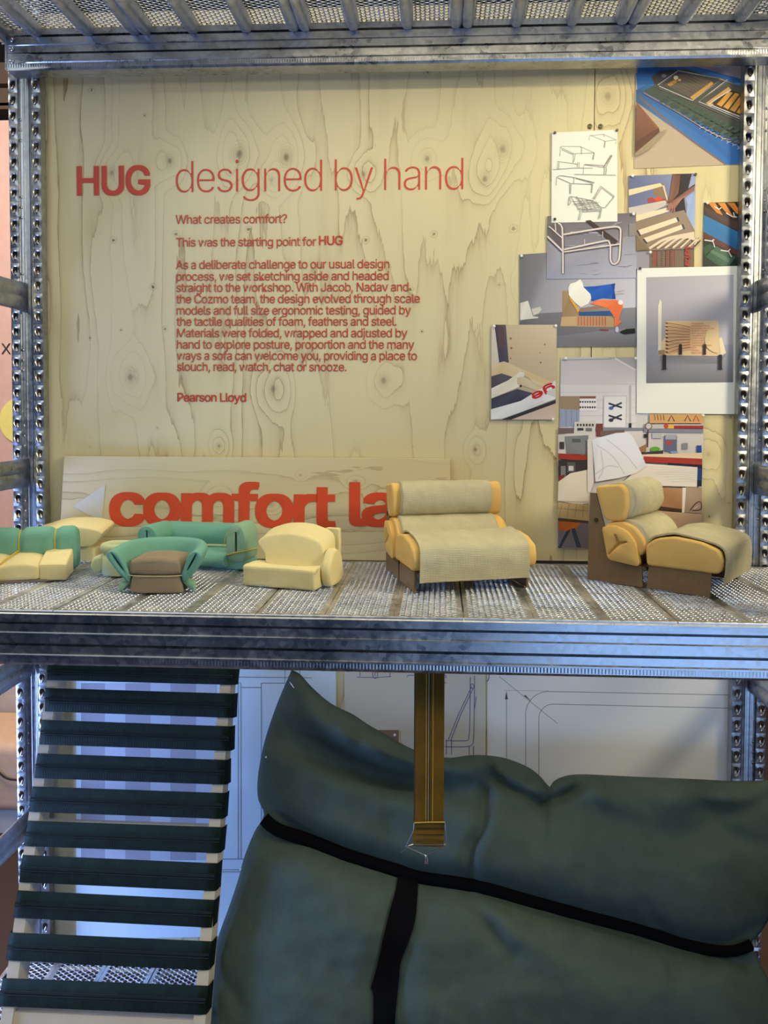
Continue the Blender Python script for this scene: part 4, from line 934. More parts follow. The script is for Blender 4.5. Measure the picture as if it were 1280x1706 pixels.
def lounge(name, label, o, th, W, ky, fx, foam_over, zs=1.0, seed=0.):
    root = empty(name, o, label, 'model', GM, th)
    Y = lambda pts: [(a*ky, b*zs) for a, b in pts]
    t = .0032
    fp = Y([(0, 0), (.086, 0), (.083, .033), (-.002, .036)]); rp = Y([(.092, 0), (.176, 0), (.173, .132), (.164, .132), (.151, .086), (.142, .035), (.094, .031)])
    for x in (0, W-t):
        for pr in (fp, rp):
            mb = MB(); mb.loft([[(x, a, b) for a, b in pr], [(x+t, a, b) for a, b in pr]]); part(root, mb, 'side_panel', M['board'], smooth=False)
        for (a, b) in ((.089, .026), (.163, .088)):
            mb = MB(); mb.tube([(x-.0015, a*ky, b), (x+t+.001, a*ky, b)], .0032, 12); part(root, mb, 'clip', M['dark_steel'])
    mb = MB(); mb.box(t, W-t, .004, .084*ky, .026, .029); part(root, mb, 'seat_board', M['board'], smooth=False)
    mb = MB(); mb.box(t, W-t, .098*ky, .135*ky, .026, .029); part(root, mb, 'rear_board', M['board'], smooth=False)
    f = foam_over
    # seat cushion
    sp = rpoly(Y([(.086, .033), (-.013, .034), (-.0165, .050), (-.012, .066), (.012, .0745), (.047, .0785), (.074, .0735), (.088, .062)]), .006)
    part(root, foam_block(sp, -f, W+f, .0035, seed=seed, n=90), 'seat_foam', M['yellow_foam'])
    part(root, sheet(Y([(.087, .0645), (.074, .0755), (.047, .0805), (.012, .0765), (-.012, .069), (-.0178, .056), (-.0180, .040), (-.0160, .0185)]), .0024, fx[0], fx[1], .0011, seed, edge=.0012), 'seat_fabric', M['fabric'])
    # lower back roll
    bp = rpoly(Y([(.150, .088), (.126, .0935), (.106, .087), (.092, .071), (.087, .057), (.096, .044), (.140, .040)]), .007)
    part(root, foam_block(bp, -f*.3, W+f*.3, .0035, seed=seed+2, n=80), 'back_foam', M['yellow_foam'])
    bf = smooth_closed(Y([(.134, .090), (.128, .0955), (.114, .0955), (.100, .0895), (.0885, .0775), (.0825, .062), (.086, .050), (.104, .052), (.120, .070)]), 70)
    part(root, foam_block(bf, fx[0]+.002, fx[1]-.004, .003, seed=seed+5, n=70, nseg=40, amp=.0009), 'back_fabric', M['fabric'])
    # head roll
    hp = rpoly(Y([(.166, .1425), (.126, .1475), (.1185, .139), (.1165, .116), (.121, .0935), (.149, .0915), (.156, .112)]), .008)
    part(root, foam_block(hp, -f*.6, W+f*.6, .0035, seed=seed+4, n=80), 'head_foam', M['yellow_foam'])
    hf = smooth_closed(Y([(.152, .1405), (.143, .1475), (.128, .1495), (.1145, .1445), (.1075, .131), (.1075, .114), (.1145, .0995), (.126, .0955), (.146, .105)]), 70)
    part(root, foam_block(hf, fx[0]+.006, fx[1]-.008, .003, seed=seed+8, n=70, nseg=40, amp=.0012), 'head_fabric', M['fabric'])
    # buttoned side pads
    pp = resample(rpoly(Y([(.151, .084), (.131, .087), (.113, .080), (.101, .065), (.094, .031), (.141, .036)]), .006), 72, True); c = pp.mean(0); c = np.array([c[0]+.002, c[1]+.003])
    stars = [(c+np.array(d)) for d in ((.004, .012), (-.012, .004), (.014, -.016))]
    def crease(p):
        m = 9
        for s in stars:
            d = s-c; L = max(0, min(1, (p-c)@d/(d@d))); m = min(m, np.linalg.norm(p-c-d*L)/(1.25-.6*L))
        return m
    for sgn_, xo in ((-1, 0), (1, W)):
        rings = []
        for q in np.linspace(0, 1, 6): rings.append([(xo+sgn_*(-.003+.011*q), a, b) for a, b in inset(pp, .0)])
        for k in np.linspace(0, 1, 26)[1:]:
            rings.append([])
            for a, b in pp:
                p = c+(np.array([a, b])-c)*(1-k*.985); bul = .0035*(1-(1-k)**3)
                rings[-1].append((xo+sgn_*(.008+bul-.0055*math.exp(-(crease(p)/.0016)**2)-.003*math.exp(-(np.linalg.norm(p-c)/.008)**2)), p[0], p[1]))
        mb = MB(); mb.loft(rings); part(root, mb, 'side_pad', M['yellow_foam'], angle=60)
    return root
lounge('chaise_model', 'yellow foam chaise model with pale fabric facing right, at right end of shelf', (.3764, -.2393, .0014), math.radians(54.7), .139, .98, (.005, .131), .003, .96, seed=1.)
lounge('armchair_model', 'wide armchair model in ribbed fabric and yellow foam facing front, mid shelf', (-.0137, -.2434, .0014), math.radians(17), .165, .95, (.003, .158), .006, .93, seed=11.)

# teal and cream roll sofa at far left
r = empty('sofa_model', (-.510, -.2026, .0016), 'small sofa model with teal back roll and cream seat tied with yellow thread, far left', 'model', GM, math.radians(16.8))
sp = rpoly([(.0, .003), (.0, .026), (.012, .029), (.060, .034), (.060, .003)], .004)
part(r, foam_block(sp, -.135, -.0375, .004, n=70, seed=2, warp=lambda x, y, z: (x, y, z-(.0035*math.exp(-((x+.086)/.006)**2)+.006*max(0, (x+.060)/.022)**2)*(z/.034))), 'seat_foam', M['cream_foam'])
part(r, foam_block(rpoly([(.0, .001), (.0, .024), (.010, .027), (.058, .037), (.058, .001)], .003), -.0385, .0, .003, n=70, seed=3, warp=lambda x, y, z: (x, y-.004*(x+.02)/.02, z)), 'end_foam', M['cream_foam'])
mb = MB(); mb.box(-.132, -.004, .002, .06, 0, .0028); part(r, mb, 'base_card', M['brown_foam'], smooth=False)
bp = rpoly([(.058, .002), (.052, .034), (.054, .060), (.070, .069), (.088, .066), (.100, .050), (.098, .002)], .012)
def pin(x, y, z):
    k = 1-.17*math.exp(-((x+.0755)/.0055)**2)-.17*math.exp(-((x+.0265)/.005)**2); cy, cz = .078, .036
    return (x, cy+(y-cy)*k, cz+(z-cz)*(k if z > cz else 1))
part(r, foam_block(bp, -.118, .004, .009, n=80, nseg=60, seed=5, warp=pin), 'back_roll', M['teal_foam'])
for i, x in enumerate((-.0755, -.0265)):
    ring = [pin(x, a, b) for a, b in resample(inset(bp, -.0007), 40, True)]
    part(r, MB().tube(ring, .0009, 6, closed=True), 'thread', M['thread'])
mb = MB(); mb.tube(smooth_path([(-.0755, .053, .036), (-.078, .045, .0345), (-.0865, .012, .0278), (-.0905, -.0015, .022), (-.094, -.002, .010)], 24), .0011, 6)
for k in range(6):
    a = -.094+random.uniform(-.006, .004); mb.tube(smooth_path([(-.0915+random.uniform(-.003, .003), -.002, .018), (a, -.004-random.uniform(0, .003), .009), (a+random.uniform(-.006, .004), -.004, .0015)], 10), .0008, 5)
part(r, mb, 'thread_tassel', M['thread'])

# cream double cushion at the back left
r = empty('cushion_model', (-.548, -.075, .0016), 'cream foam model with pointed pillow on a block, behind the teal sofa, left', 'model', GM, math.radians(4))
part(r, foam_block(rpoly([(-.075, 0), (.018, 0), (.018, .024), (-.02, .027), (-.075, .024)], .004), 0, .055, .004, axis='y', seed=7), 'lower_block', M['cream_foam'])
lens = smooth_closed([(-.088, .040), (-.066, .050), (-.034, .0575), (.0, .058), (.026, .054), (.0345, .048), (.028, .038), (.016, .0275), (-.02, .0265), (-.07, .030)], 70)
part(r, foam_block(lens, -.010, .050, .003, axis='y', seed=8, warp=lambda x, y, z: (x, y, z+(y+.01)*.14)), 'pillow', M['cream_foam'])

# pale green rolled stool
r = empty('stool_model', (-.452, -.150, .0016), 'pale green rolled foam stool model behind the tub chair', 'model', GM)
prof = [(a*.97, b*.90) for a, b in [(0, 0), (.026, 0), (.0305, .004), (.0325, .016), (.0310, .028), (.0275, .0335), (.0285, .0365), (.0315, .041), (.0312, .0475), (.027, .0515), (.0225, .049), (.0205, .043), (.018, .041), (.012, .0425), (.006, .044), (0, .0435)]]
P = smooth_path(prof, 60)
mb = MB(); mb.grid([[wob((max(a, 0)*math.cos(q), max(a, 0)*math.sin(q)*.9, max(b, 0)), .0012, 45) for q in np.linspace(0, 2*PI, 49)] for a, b in P]); part(r, mb, 'rolled_body', M['pale_foam'])
part(r, foam_block(smooth_closed([(-.040, .012), (-.033, .004), (-.022, .006), (-.018, .020), (-.024, .030), (-.036, .026)], 40), -.022, .008, .006, axis='y', seed=3), 'side_lobe', M['pale_foam'])
mb = MB(); mb.tube([(.0175*math.cos(q)*(1-q*.06), .0160*math.sin(q)*(1-q*.06), .0388) for q in np.linspace(0, 6.0, 50)], .0026, 8); part(r, mb, 'inner_roll', M['pale_foam'])

# teal tub chair
TH = math.radians(3)
r = empty('tub_chair_model', (-.3568, -.2675, .0016), 'teal wrap-around tub chair model with taupe seat, front left of shelf', 'model', GM, TH)
hw = .0355
part(r, foam_block(rpoly([(-hw, 0), (hw, 0), (hw, .023), (-hw, .023)], .002), 0, .055, .0022, axis='y', seed=1, warp=lambda x, y, z: (x*(1-.10*(z/.023)), y-.004*(1-(x/hw)**2)*(1 if y < .02 else 0), z)), 'lower_seat', M['brown_foam'])
part(r, foam_block(rpoly([(-hw, .0245), (hw, .0245), (hw+.0008, .044), (-hw, .044)], [.002, .002, .008, .008]), -.002, .055, .006, axis='y', seed=4, warp=lambda x, y, z: (x, y-.005*(1-(x/hw)**2)*(1 if y < .02 else 0), z+.0045*(1-(x/hw)**2)*(z > .034))), 'upper_seat', M['brown_foam'])
def tub_sec(t, k=1.):                   # folded teardrop section leaning outwards
    S = smooth_closed([(0, .0135), (.0045, .018), (.0140, .032), (.0220, .046), (.0230, .0535), (.0185, .0575), (.0115, .0560), (.0062, .0490), (.002, .036), (-.002, .024)], 48)
    c = np.array([.012, .043]); return c+(S-c)*np.array([k, 1])
path = []
for q in np.linspace(0, 1, 41):
    a = -1.12*PI/2*1.0+(2*1.12*PI/2)*q      # around the back
    path.append((.0365*math.sin(a)*1.02, .030+.030*math.cos(a)))
path = resample(smooth_path([(-.0365, .002), (-.0375, .016), (-.037, .030), (-.029, .050), (-.012, .0595), (.012, .0595), (.029, .050), (.037, .030), (.0375, .016), (.0365, .002)], 120), 61)
tt = np.gradient(path, axis=0); tt /= np.linalg.norm(tt, axis=1)[:, None]; nrm = np.stack([-tt[:, 1], tt[:, 0]], 1)
rings = []; inner = []
for i, (p, n, t) in enumerate(zip(path, nrm, tt)):
    e = min(i, 60-i)/60; flare = math.exp(-(e/.16)**2)
    S = tub_sec(0, 1)
    def place(a, b, fl=flare, p=p, n=n):
        o = a*(1+.12*fl); front = -.010*fl*(b-.013)/.05
        return wob((p[0]+n[0]*o, p[1]+n[1]*o+front, b+.0015*(1-fl)*(b/.06)+.004*(1-fl)*max(0, (b-.03)/.03)), .0007, 60)
    rings.append([place(a, b) for a, b in S])
    c0 = np.array([.0108, .0415]); ax = np.array([.46, .888]); pe = np.array([-.888, .46])
    sl = [c0+ax*(.0130*math.cos(q)+.002)+pe*(.0022*math.sin(q)*(1+.5*math.cos(q))) for q in np.linspace(0, 2*PI, 48, endpoint=False)]
    d = S-c0; order = np.argsort([math.atan2(*(v@np.stack([pe, ax], 1))) for v in d])
    inner.append((sl, place))
mb = MB(); mb.grid(rings, 0, False, True)
for end, rng in ((0, range(0, 12)), (60, range(60, 48, -1))):
    S = tub_sec(0, 1); c0 = np.array([.0108, .0415]); ax = np.array([.46, .888]); pe = np.array([-.888, .46])
    def slit(i):
        out = []
        for v in S:
            d = v-c0; a = math.atan2(d@pe*2.2, d@ax); out.append(inner[i][1](*(c0+ax*(.0130*math.cos(a)+.001)+pe*(.0012*math.sin(a)))))
        return out
    mid = []
    A = np.array(rings[end]); B = np.array(slit(end)); ty = -.0022
    rr = [A, A*.75+B*.25+np.array([0, ty, 0]), A*.35+B*.65+np.array([0, ty, 0]), B+np.array([0, ty*.2, 0])]
    for i in list(rng)[1:10]: rr.append(np.array(slit(i)))
    mb.grid([[tuple(p) for p in q] for q in rr], 0, False, True)
part(r, mb, 'wrap_band', M['teal_foam'], angle=70)
for sx_ in (-1, 1):
    for k in range(3):
        a = math.radians(-8+36*k); mb = MB(); rows = []
        for v in np.linspace(0, 1, 10):
            R_ = .0035+.0045*v**.7; L_ = .020*v
            cx_ = sx_*(.0345+L_*math.cos(a)*.8); cy_ = .008+L_*math.sin(a)*.7; cz = .0155-.0085*v
            rows.append([(cx_+R_*.55*math.cos(q)*-math.sin(a)*sx_, cy_+R_*.55*math.cos(q)*math.cos(a), max(.0006, cz+R_*.95*math.sin(q))) for q in np.linspace(0, 2*PI, 16, endpoint=False)])
        mb.loft(rows); part(r, mb, 'pinched_end', M['mint_foam'])
mb = MB(); mb.tube(smooth_path([(-hw*1.01, .03, .024), (-hw*1.01, -.001, .0242), (0, -.0065, .0240), (hw*1.01, -.001, .0242), (hw*1.01, .03, .024)], 40), .0006, 6); part(r, mb, 'thread', M['cream_foam'])

# long teal sofa behind it
r = empty('sofa_model', (-.296, -.122, .0016), 'long teal sofa model with rolled arms and a folded right arm, before the sign', 'model', GM, math.radians(-8))
sp = rpoly([(.0, .004), (-.002, .016), (.006, .0255), (.058, .028), (.060, .002)], .007)
part(r, foam_block(sp, -.140, -.004, .003, n=70, seed=1, warp=lambda x, y, z: (x-.007*math.cos((z-.016)/.014*1.3)*(x > -.03), y, z)), 'seat', M['teal_foam'])
part(r, foam_block(rpoly([(.012, 0), (.060, 0), (.060, .012), (.012, .014)], .002), -.030, .020, .002, seed=2), 'base_block', M['teal_foam'])
part(r, foam_block(smooth_closed([(.048, .032), (.046, .046), (.054, .0590), (.070, .0625), (.083, .053), (.084, .028), (.074, .018), (.055, .022)], 60), -.138, .002, .006, n=70, seed=3), 'back_roll', M['teal_foam'])
part(r, foam_block(rpoly([(.044, .0275), (.060, .0275), (.060, .0322), (.044, .0312)], .002), -.10, -.004, .002, seed=3), 'welt', M['pale_foam'])
def loop_arm(cx, cz, wx, hz, y0, y1, tilt, slit_w, flat_bottom=False):
    base = []
    for q in np.linspace(0, 2*PI, 56, endpoint=False):
        a, b = math.cos(q), math.sin(q)
        if flat_bottom: den = (abs(a)**(2.4 if b > 0 else 5)+abs(b)**(2.4 if b > 0 else 5))**(1/(2.4 if b > 0 else 5))
        else: den = 1
        base.append((wx*a/den, hz*b/den))
    rows = []
    for y, k in ((y1, .86), (y1-.003, .97), (y1-.008, 1), ((y0+y1)/2, 1.0), (y0+.005, 1.0), (y0+.0015, .97), (y0, .90), (y0-.0006, .6)):
        rows.append([wob((cx+a*k+tilt*(b+hz), y, cz+b*k), .0007, 60) for a, b in base])
    for y, k in ((y0+.0004, 0), (y0+.010, 0), (y0+.016, 0)):
        rows.append([(cx+.9*slit_w*a/wx+tilt*(b*.5+hz), y, cz+hz*.1+b*.55) for a, b in base])
    return MB().loft(rows)
part(r, loop_arm(-.136, .049, .0165, .0165, -.004, .062, 0, .0016), 'left_arm', M['teal_foam'])
part(r, loop_arm(.004, .0405, .0165, .0295, .010, .064, 0, .0022, True), 'right_arm', M['mint_foam'])
mb = MB(); mb.tube(smooth_path([(-.0135, .012, .018), (-.013, .0085, .021), (.004, .0085, .0265), (.0205, .0085, .030), (.022, .012, .030), (.022, .060, .026)], 40), .0009, 6); part(r, mb, 'thread', M['thread'])
mb = MB(); mb.tube(smooth_path([(-.0135, .0085, .030), (-.012, .006, .048), (-.006, .0085, .060)], 16), .0003, 5); part(r, mb, 'loose_thread', M['thread'])

# cream chair with lens back
r = empty('chair_model', (-.1475, -.2426, .0016), 'cream foam chair model with lens-shaped back, left of the fabric armchair', 'model', GM, math.radians(-14))
part(r, foam_block(rpoly([(.0, .0), (-.002, .028), (.006, .0305), (.046, .029), (.048, 0)], .003), -.108, .0, .003, n=70, seed=1, warp=lambda x, y, z: (x, y, z-.0035*(1-((x+.054)/.054)**2)*(z > .02)*(y > .01))), 'seat', M['cream_foam'])
lens = smooth_closed([(-.105, .055), (-.088, .0645), (-.058, .0690), (-.028, .0655), (-.006, .0565), (-.001, .040), (-.004, .026), (-.045, .024), (-.085, .026), (-.092, .040)], 70)
part(r, foam_block(lens, .030, .066, .0025, axis='y', seed=2, warp=lambda x, y, z: (x+(y-.03)*.10, y+(z-.03)*.25, z+(y-.03)*.34)), 'back_pillow', M['cream_foam'])
part(r, foam_block(smooth_closed([(.024, .0025), (.016, .020), (.020, .036), (.040, .052), (.062, .040), (.070, .016), (.063, .0025), (.044, .001)], 50), .0005, .015, .005, seed=4), 'side_roll', M['cream_foam'])
part(r, foam_block(rpoly([(-.018, .0), (.004, .0), (.004, .074), (-.018, .074)], .003), .078, .088, .002, axis='y', seed=5), 'rear_slab', M['cream_foam'])
mb = MB(); mb.tube(smooth_path([(.008, .040, .052), (.003, .020, .034), (.001, -.002, .024)], 14), .0005, 5); part(r, mb, 'thread', M['silver_stitch'])

# ------------------------------------------------------------------ webbing strap hanging under the shelf
r = empty('webbing_strap', tuple(WY(716, 1125, -.300)), 'mustard webbing strap with zip stitching and a wire hook, hanging under the shelf', 'strap')
SY = -.300
def sp_(x, y, d=0.): p = WY(x, y, SY); return (p[0]-r.location.x, -d, p[2]-r.location.z)
zt_ = -.012-r.location.z
a, b = sp_(690.5, 1120), sp_(741, 1120); c, d = sp_(690.5, 1407), sp_(742.5, 1407)
def quad_strip(x0, x1, top, bot, th, dz=0., n=24):
    mb = MB(); G = []; H_ = []
    for i in range(n+1):
        t = i/n; z = top+(bot-top)*t; q = .0012*math.sin(t*7)
        G.append([(x0+(x1-x0)*u, -dz-th+q-.0006*math.cos((u-.5)*PI), z) for u in np.linspace(0, 1, 9)]); H_.append([(x0+(x1-x0)*u, -dz+q, z) for u in np.linspace(0, 1, 9)])
    mb.grid(G); mb.grid(H_); mb.grid([[g[0] for g in G], [h[0] for h in H_]]); mb.grid([[g[-1] for g in G], [h[-1] for h in H_]]); mb.grid([G[0], H_[0]]); mb.grid([G[-1], H_[-1]])
    return mb
part(r, quad_strip(a[0], b[0], zt_, c[2], .0022), 'webbing', M['mustard'])
for f0, f1, m in ((.395, .415, 'gold'), (.478, .50, 'silver_stitch'), (.515, .535, 'dark_stitch'), (.615, .640, 'gold'), (.03, .045, 'dark_stitch')):
    part(r, quad_strip(a[0]+(b[0]-a[0])*f0, a[0]+(b[0]-a[0])*f1, zt_, c[2], .0004, .0026), 'stitch_line', M[m])
h0 = sp_(690, 1366)[2]
part(r, quad_strip(a[0]-.0002, b[0]+.0006, h0, c[2], .0016, .0026, 8), 'hem', M['mustard'])
mb = MB(); mb.tube([sp_(x, y, .0055) for x, y in ((691, 1367), (716, 1366), (741, 1366))], .0008, 6); part(r, mb, 'hem_stitch', M['gold'])
for k in range(3):
    mb = MB(); mb.tube([sp_(x, 1376+k*11, .0052) for x in (694, 716, 739)], .0005, 5); part(r, mb, 'hem_stitch', M['dark_stitch'])
mb = MB(); mb.tube(smooth_path([sp_(690, 1368, .003), sp_(688, 1385, .004), sp_(680, 1402, .004), sp_(677, 1408, .004)], 16)[:], .0009, 8)
mb.tube([sp_(x, y, .004) for x, y in ((677, 1408), (690, 1404), (742, 1404))], .0010, 8)
mb.tube(smooth_path([sp_(x, y, .004) for x, y in ((677, 1408), (690, 1413), (703, 1419), (709, 1422), (709.5, 1430), (709.5, 1436))], 24), .0011, 8)
mb.tube(smooth_path([sp_(x, y, .004) for x, y in ((744, 1405), (730, 1412), (716, 1419), (712, 1423), (712.5, 1430), (712.5, 1436))], 24), .0011, 8)
part(r, mb, 'wire_hook', M['wire'])
mb = MB(); mb.tube(smooth_path([sp_(x, y, .0045) for x, y in ((741, 1366), (742.5, 1385), (743.5, 1405))], 10), .0009, 8); mb.tube(smooth_path([sp_(x, y, .0045) for x, y in ((679, 1407), (673, 1413), (668, 1418))], 8), .0004, 6); part(r, mb, 'wire_side', M['wire'])

# ------------------------------------------------------------------ slatted frame leaning under the shelf
CO = np.array([0, -.1, -.165]); CD = np.array([0, -.135, -.425]); CD = CD/np.linalg.norm(CD); CN = np.array([0, CD[2], -CD[1]])   # outward normal (towards the viewer)
if CN[1] > 0: CN = -CN
r = empty('slatted_frame', (-.44, -.262, -.688), 'leaning pale wooden frame with dark green webbing slats, lower left', 'frame')
RL = Vector(r.location)
def cw(x, y, d=0.): p = WP((x, y), CO+CN*d, CN); return np.array(p)-np.array(RL)
def cplane(X, z, d=0.):                  # point on the frame's plane by width and height
    k = (z-CO[2])/CD[2]; p = CO+CD*k+CN*d; return np.array([X, p[1], p[2]])-np.array(RL)
slats = [((80, 1105), (79, 1133), (392, 1113), (389, 1141)), ((76, 1146), (75, 1185), (388.5, 1155.5), (387, 1196)), ((70, 1199), (66, 1240), (384, 1210), (383, 1251)), ((63, 1255), (57.5, 1296), (377, 1266), (376.5, 1307)), ((55, 1310), (48, 1352), (374, 1321), (371, 1364)),
         ((47, 1367), (40, 1409), (370, 1378), (366, 1421)), ((38, 1424), (32, 1469), (362, 1438), (359, 1484)), ((30, 1483), (22, 1528), (357.5, 1499), (353, 1545)), ((17, 1553), (10.5, 1599), (353, 1568), (348, 1616)), ((5, 1629), (-3, 1675), (347, 1642), (343, 1690))]
bL, tL = cw(9, 1625), cw(79, 1137)
xl = (cw(22, 1535)[0]+cw(70, 1193)[0])/2; xr = (cw(386, 1150)[0]+cw(347, 1625)[0])/2
zt2, zb2 = -.078, -.6835
def rail_box(x0, x1, d0=0., d1=-.032, z0=zt2, z1=zb2):
    mb = MB(); A = [cplane(x+RL.x, z, d) for z in (z0, z1) for x in (x0, x1) for d in (d0, d1)]
    mb.add(A, [(0, 1, 3, 2), (4, 6, 7, 5), (0, 4, 5, 1), (2, 3, 7, 6), (0, 2, 6, 4), (1, 5, 7, 3)]); return mb
part(r, rail_box(xl+.0008, xl+.0175), 'side_rail', M['rail'], smooth=False); part(r, rail_box(xr-.0175, xr-.0008), 'side_rail', M['rail'], smooth=False)
zf = cplane(0, 0)[2]; zf = cw(180, 1692, -.003)[2]+RL.z
part(r, rail_box(xl+.0177, xr-.0177, -.003, -.018, zf, -.6835), 'foot_rail', M['rail'], smooth=False)
a_ = cplane(0, zf, -.019)
mb = MB(); mb.box(xl+.0180, xr-.0180, a_[1], a_[1]+.020, a_[2]-.010, a_[2]-.001); part(r, mb, 'foot_board', M['rail'], smooth=False)
part(r, rail_box(xl+.0177, xr-.0177, -.012, -.030, -.372, -.384), 'cross_rail', M['rail'], smooth=False)
for k, (A, B, Cc, Dd) in enumerate(slats):
    P = [cw(*q) for q in (A, B, Cc, Dd)]; mb = MB(); nu, nv = 40, 14; F_ = []; K_ = []
    for i in range(nu+1):
        u = i/nu; f = []; kk = []
        for j in range(nv+1):
            v = j/nv; p = (P[0]*(1-u)+P[2]*u)*(1-v)+(P[1]*(1-u)+P[3]*u)*v
            h = .0022+.0026*(1-abs(2*v-1)**2.5)-.0010*math.exp(-((v-.46)/.03)**2)-.0010*math.exp(-((v-.58)/.03)**2)-.0014*math.sin(PI*u)**.5*0
            e = min(u, 1-u)*.31; w = 1-math.exp(-(e/.0022)**2)*.8
            f.append(tuple(p+CN*h*w)); kk.append(tuple(p+CN*.0006))
        F_.append(f); K_.append(kk)
    mb.grid(F_); mb.grid(K_); mb.grid([F_[0], K_[0]]); mb.grid([F_[-1], K_[-1]]); mb.grid([[g[0] for g in F_], [g[0] for g in K_]]); mb.grid([[g[-1] for g in F_], [g[-1] for g in K_]])
    # folded back around both rails
    for e, sg_ in ((0, -1), (nu, 1)):
        G = []
        for j in range(nv+1):
            p = np.array(F_[e][j]); G.append([tuple(p+np.array([sg_*.0016*min(1, q/.004), 0, 0])-CN*q) for q in (0, .002, .006, .024)])
        mb.grid(G)
    o = part(r, mb, 'webbing_slat', M['web'], angle=50)
    for v in (.42, .47, .56):
        mb = MB(); path = []
        for u in np.linspace(.004, .996, 40):
            p = (P[0]*(1-u)+P[2]*u)*(1-v)+(P[1]*(1-u)+P[3]*u)*v; path.append(p+CN*(.0022+.0026*(1-abs(2*v-1)**2.5)-.0001+.0002*math.sin(u*160)))
        mb.tube(path, .00075, 5); part(o, mb, 'stitch', M['dark_stitch'])
    mb = MB()
    for q in range(5):
        v = random.uniform(.1, .95); p = P[2]*(1-v)+P[3]*v+CN*.0015
        mb.tube(smooth_path([p-np.array([.002, 0, 0]), p+np.array([random.uniform(.001, .003), -.001, random.uniform(-.003, .003)]), p+np.array([random.uniform(.001, .006), -.002, random.uniform(-.008, .002)])], 8), .00022, 4)
    part(o, mb, 'frayed_end', M['web'])

# ------------------------------------------------------------------ big tied cushion
KO = np.array([0, -.052, -.16]); KT = np.array([0, -.150, -.53]); KT /= np.linalg.norm(KT); KN_ = np.array([0, KT[2], -KT[1]])
if KN_[1] > 0: KN_ = -KN_
r = empty('floor_cushion', (.09, -.24, -.688), 'large dark green stuffed cushion tied with black cord, filling the lower shelf', 'cushion')
RK = np.array(r.location)
def ease(a): return a
left = smooth_path([(486, 1116), (462, 1172), (441, 1235), (430, 1292), (430, 1330), (440, 1358), (424, 1386), (407, 1428), (398, 1462), (382, 1510), (364, 1560), (350, 1612), (346, 1668), (346, 1720), (350, 1762)], 81)
topc = smooth_path([(486, 1116), (500, 1123), (521, 1146), (552, 1172), (588, 1190), (612, 1206), (640, 1222), (690, 1249), (742, 1262), (785, 1258), (818, 1259), (845, 1264), (878, 1277), (899, 1292), (916, 1311), (921, 1303), (938, 1294), (970, 1290), (1060, 1294), (1160, 1298), (1225, 1301), (1286, 1299)], 141)
right = smooth_path([(1286, 1299), (1294, 1380), (1296, 1460), (1286, 1520), (1266, 1556), (1252, 1572), (1262, 1596), (1282, 1636), (1298, 1700), (1302, 1762)], 81)
botc = smooth_path([(350, 1762), (480, 1772), (700, 1776), (960, 1776), (1180, 1772), (1302, 1762)], 141)
NU, NV = 141, 81
uu = np.linspace(0, 1, NU); vv = np.linspace(0, 1, NV)
U, V = np.meshgrid(uu, vv, indexing='ij')
c00, c10, c01, c11 = topc[0], topc[-1], botc[0], botc[-1]
PX = ((1-V)[..., None]*topc[:, None, :]+V[..., None]*botc[:, None, :]+(1-U)[..., None]*left[None]+U[..., None]*right[None]
      - ((1-U)*(1-V))[..., None]*c00-(U*(1-V))[..., None]*c10-((1-U)*V)[..., None]*c01-(U*V)[..., None]*c11)
def dist_poly(P, poly):
    best = np.full(P.shape[:-1], 1e9); tp = np.zeros(P.shape[:-1])
    n = len(poly)-1
    for i in range(n):
        a = np.array(poly[i], float); d = np.array(poly[i+1], float)-a
        t = np.clip(((P-a)@d)/(d@d), 0, 1); q = np.linalg.norm(P-a-t[..., None]*d, axis=-1)
        tp = np.where(q < best, (i+t)/n, tp); best = np.minimum(best, q)
    return best, tp
cordp = smooth_path([(440, 1364), (462, 1382), (520, 1402), (588, 1428), (660, 1450), (700, 1462), (790, 1476), (880, 1500), (960, 1522), (1060, 1548), (1130, 1570), (1185, 1583), (1225, 1584), (1252, 1574)], 60)
H = .105*((4*U*(1-U))**.42)*((1-(1-np.clip(V*1.0, 0, 1))**2.6)**.55)*np.where(V > .75, 1-.12*((V-.75)/.25)**2, 1)
H = H*(.80+.20*np.sin(np.pi*np.clip(U, 0, 1)))
dc, _ = dist_poly(PX, cordp)
H += -.034*np.exp(-(dc/24)**2)-.018*np.exp(-(dc/75)**2)
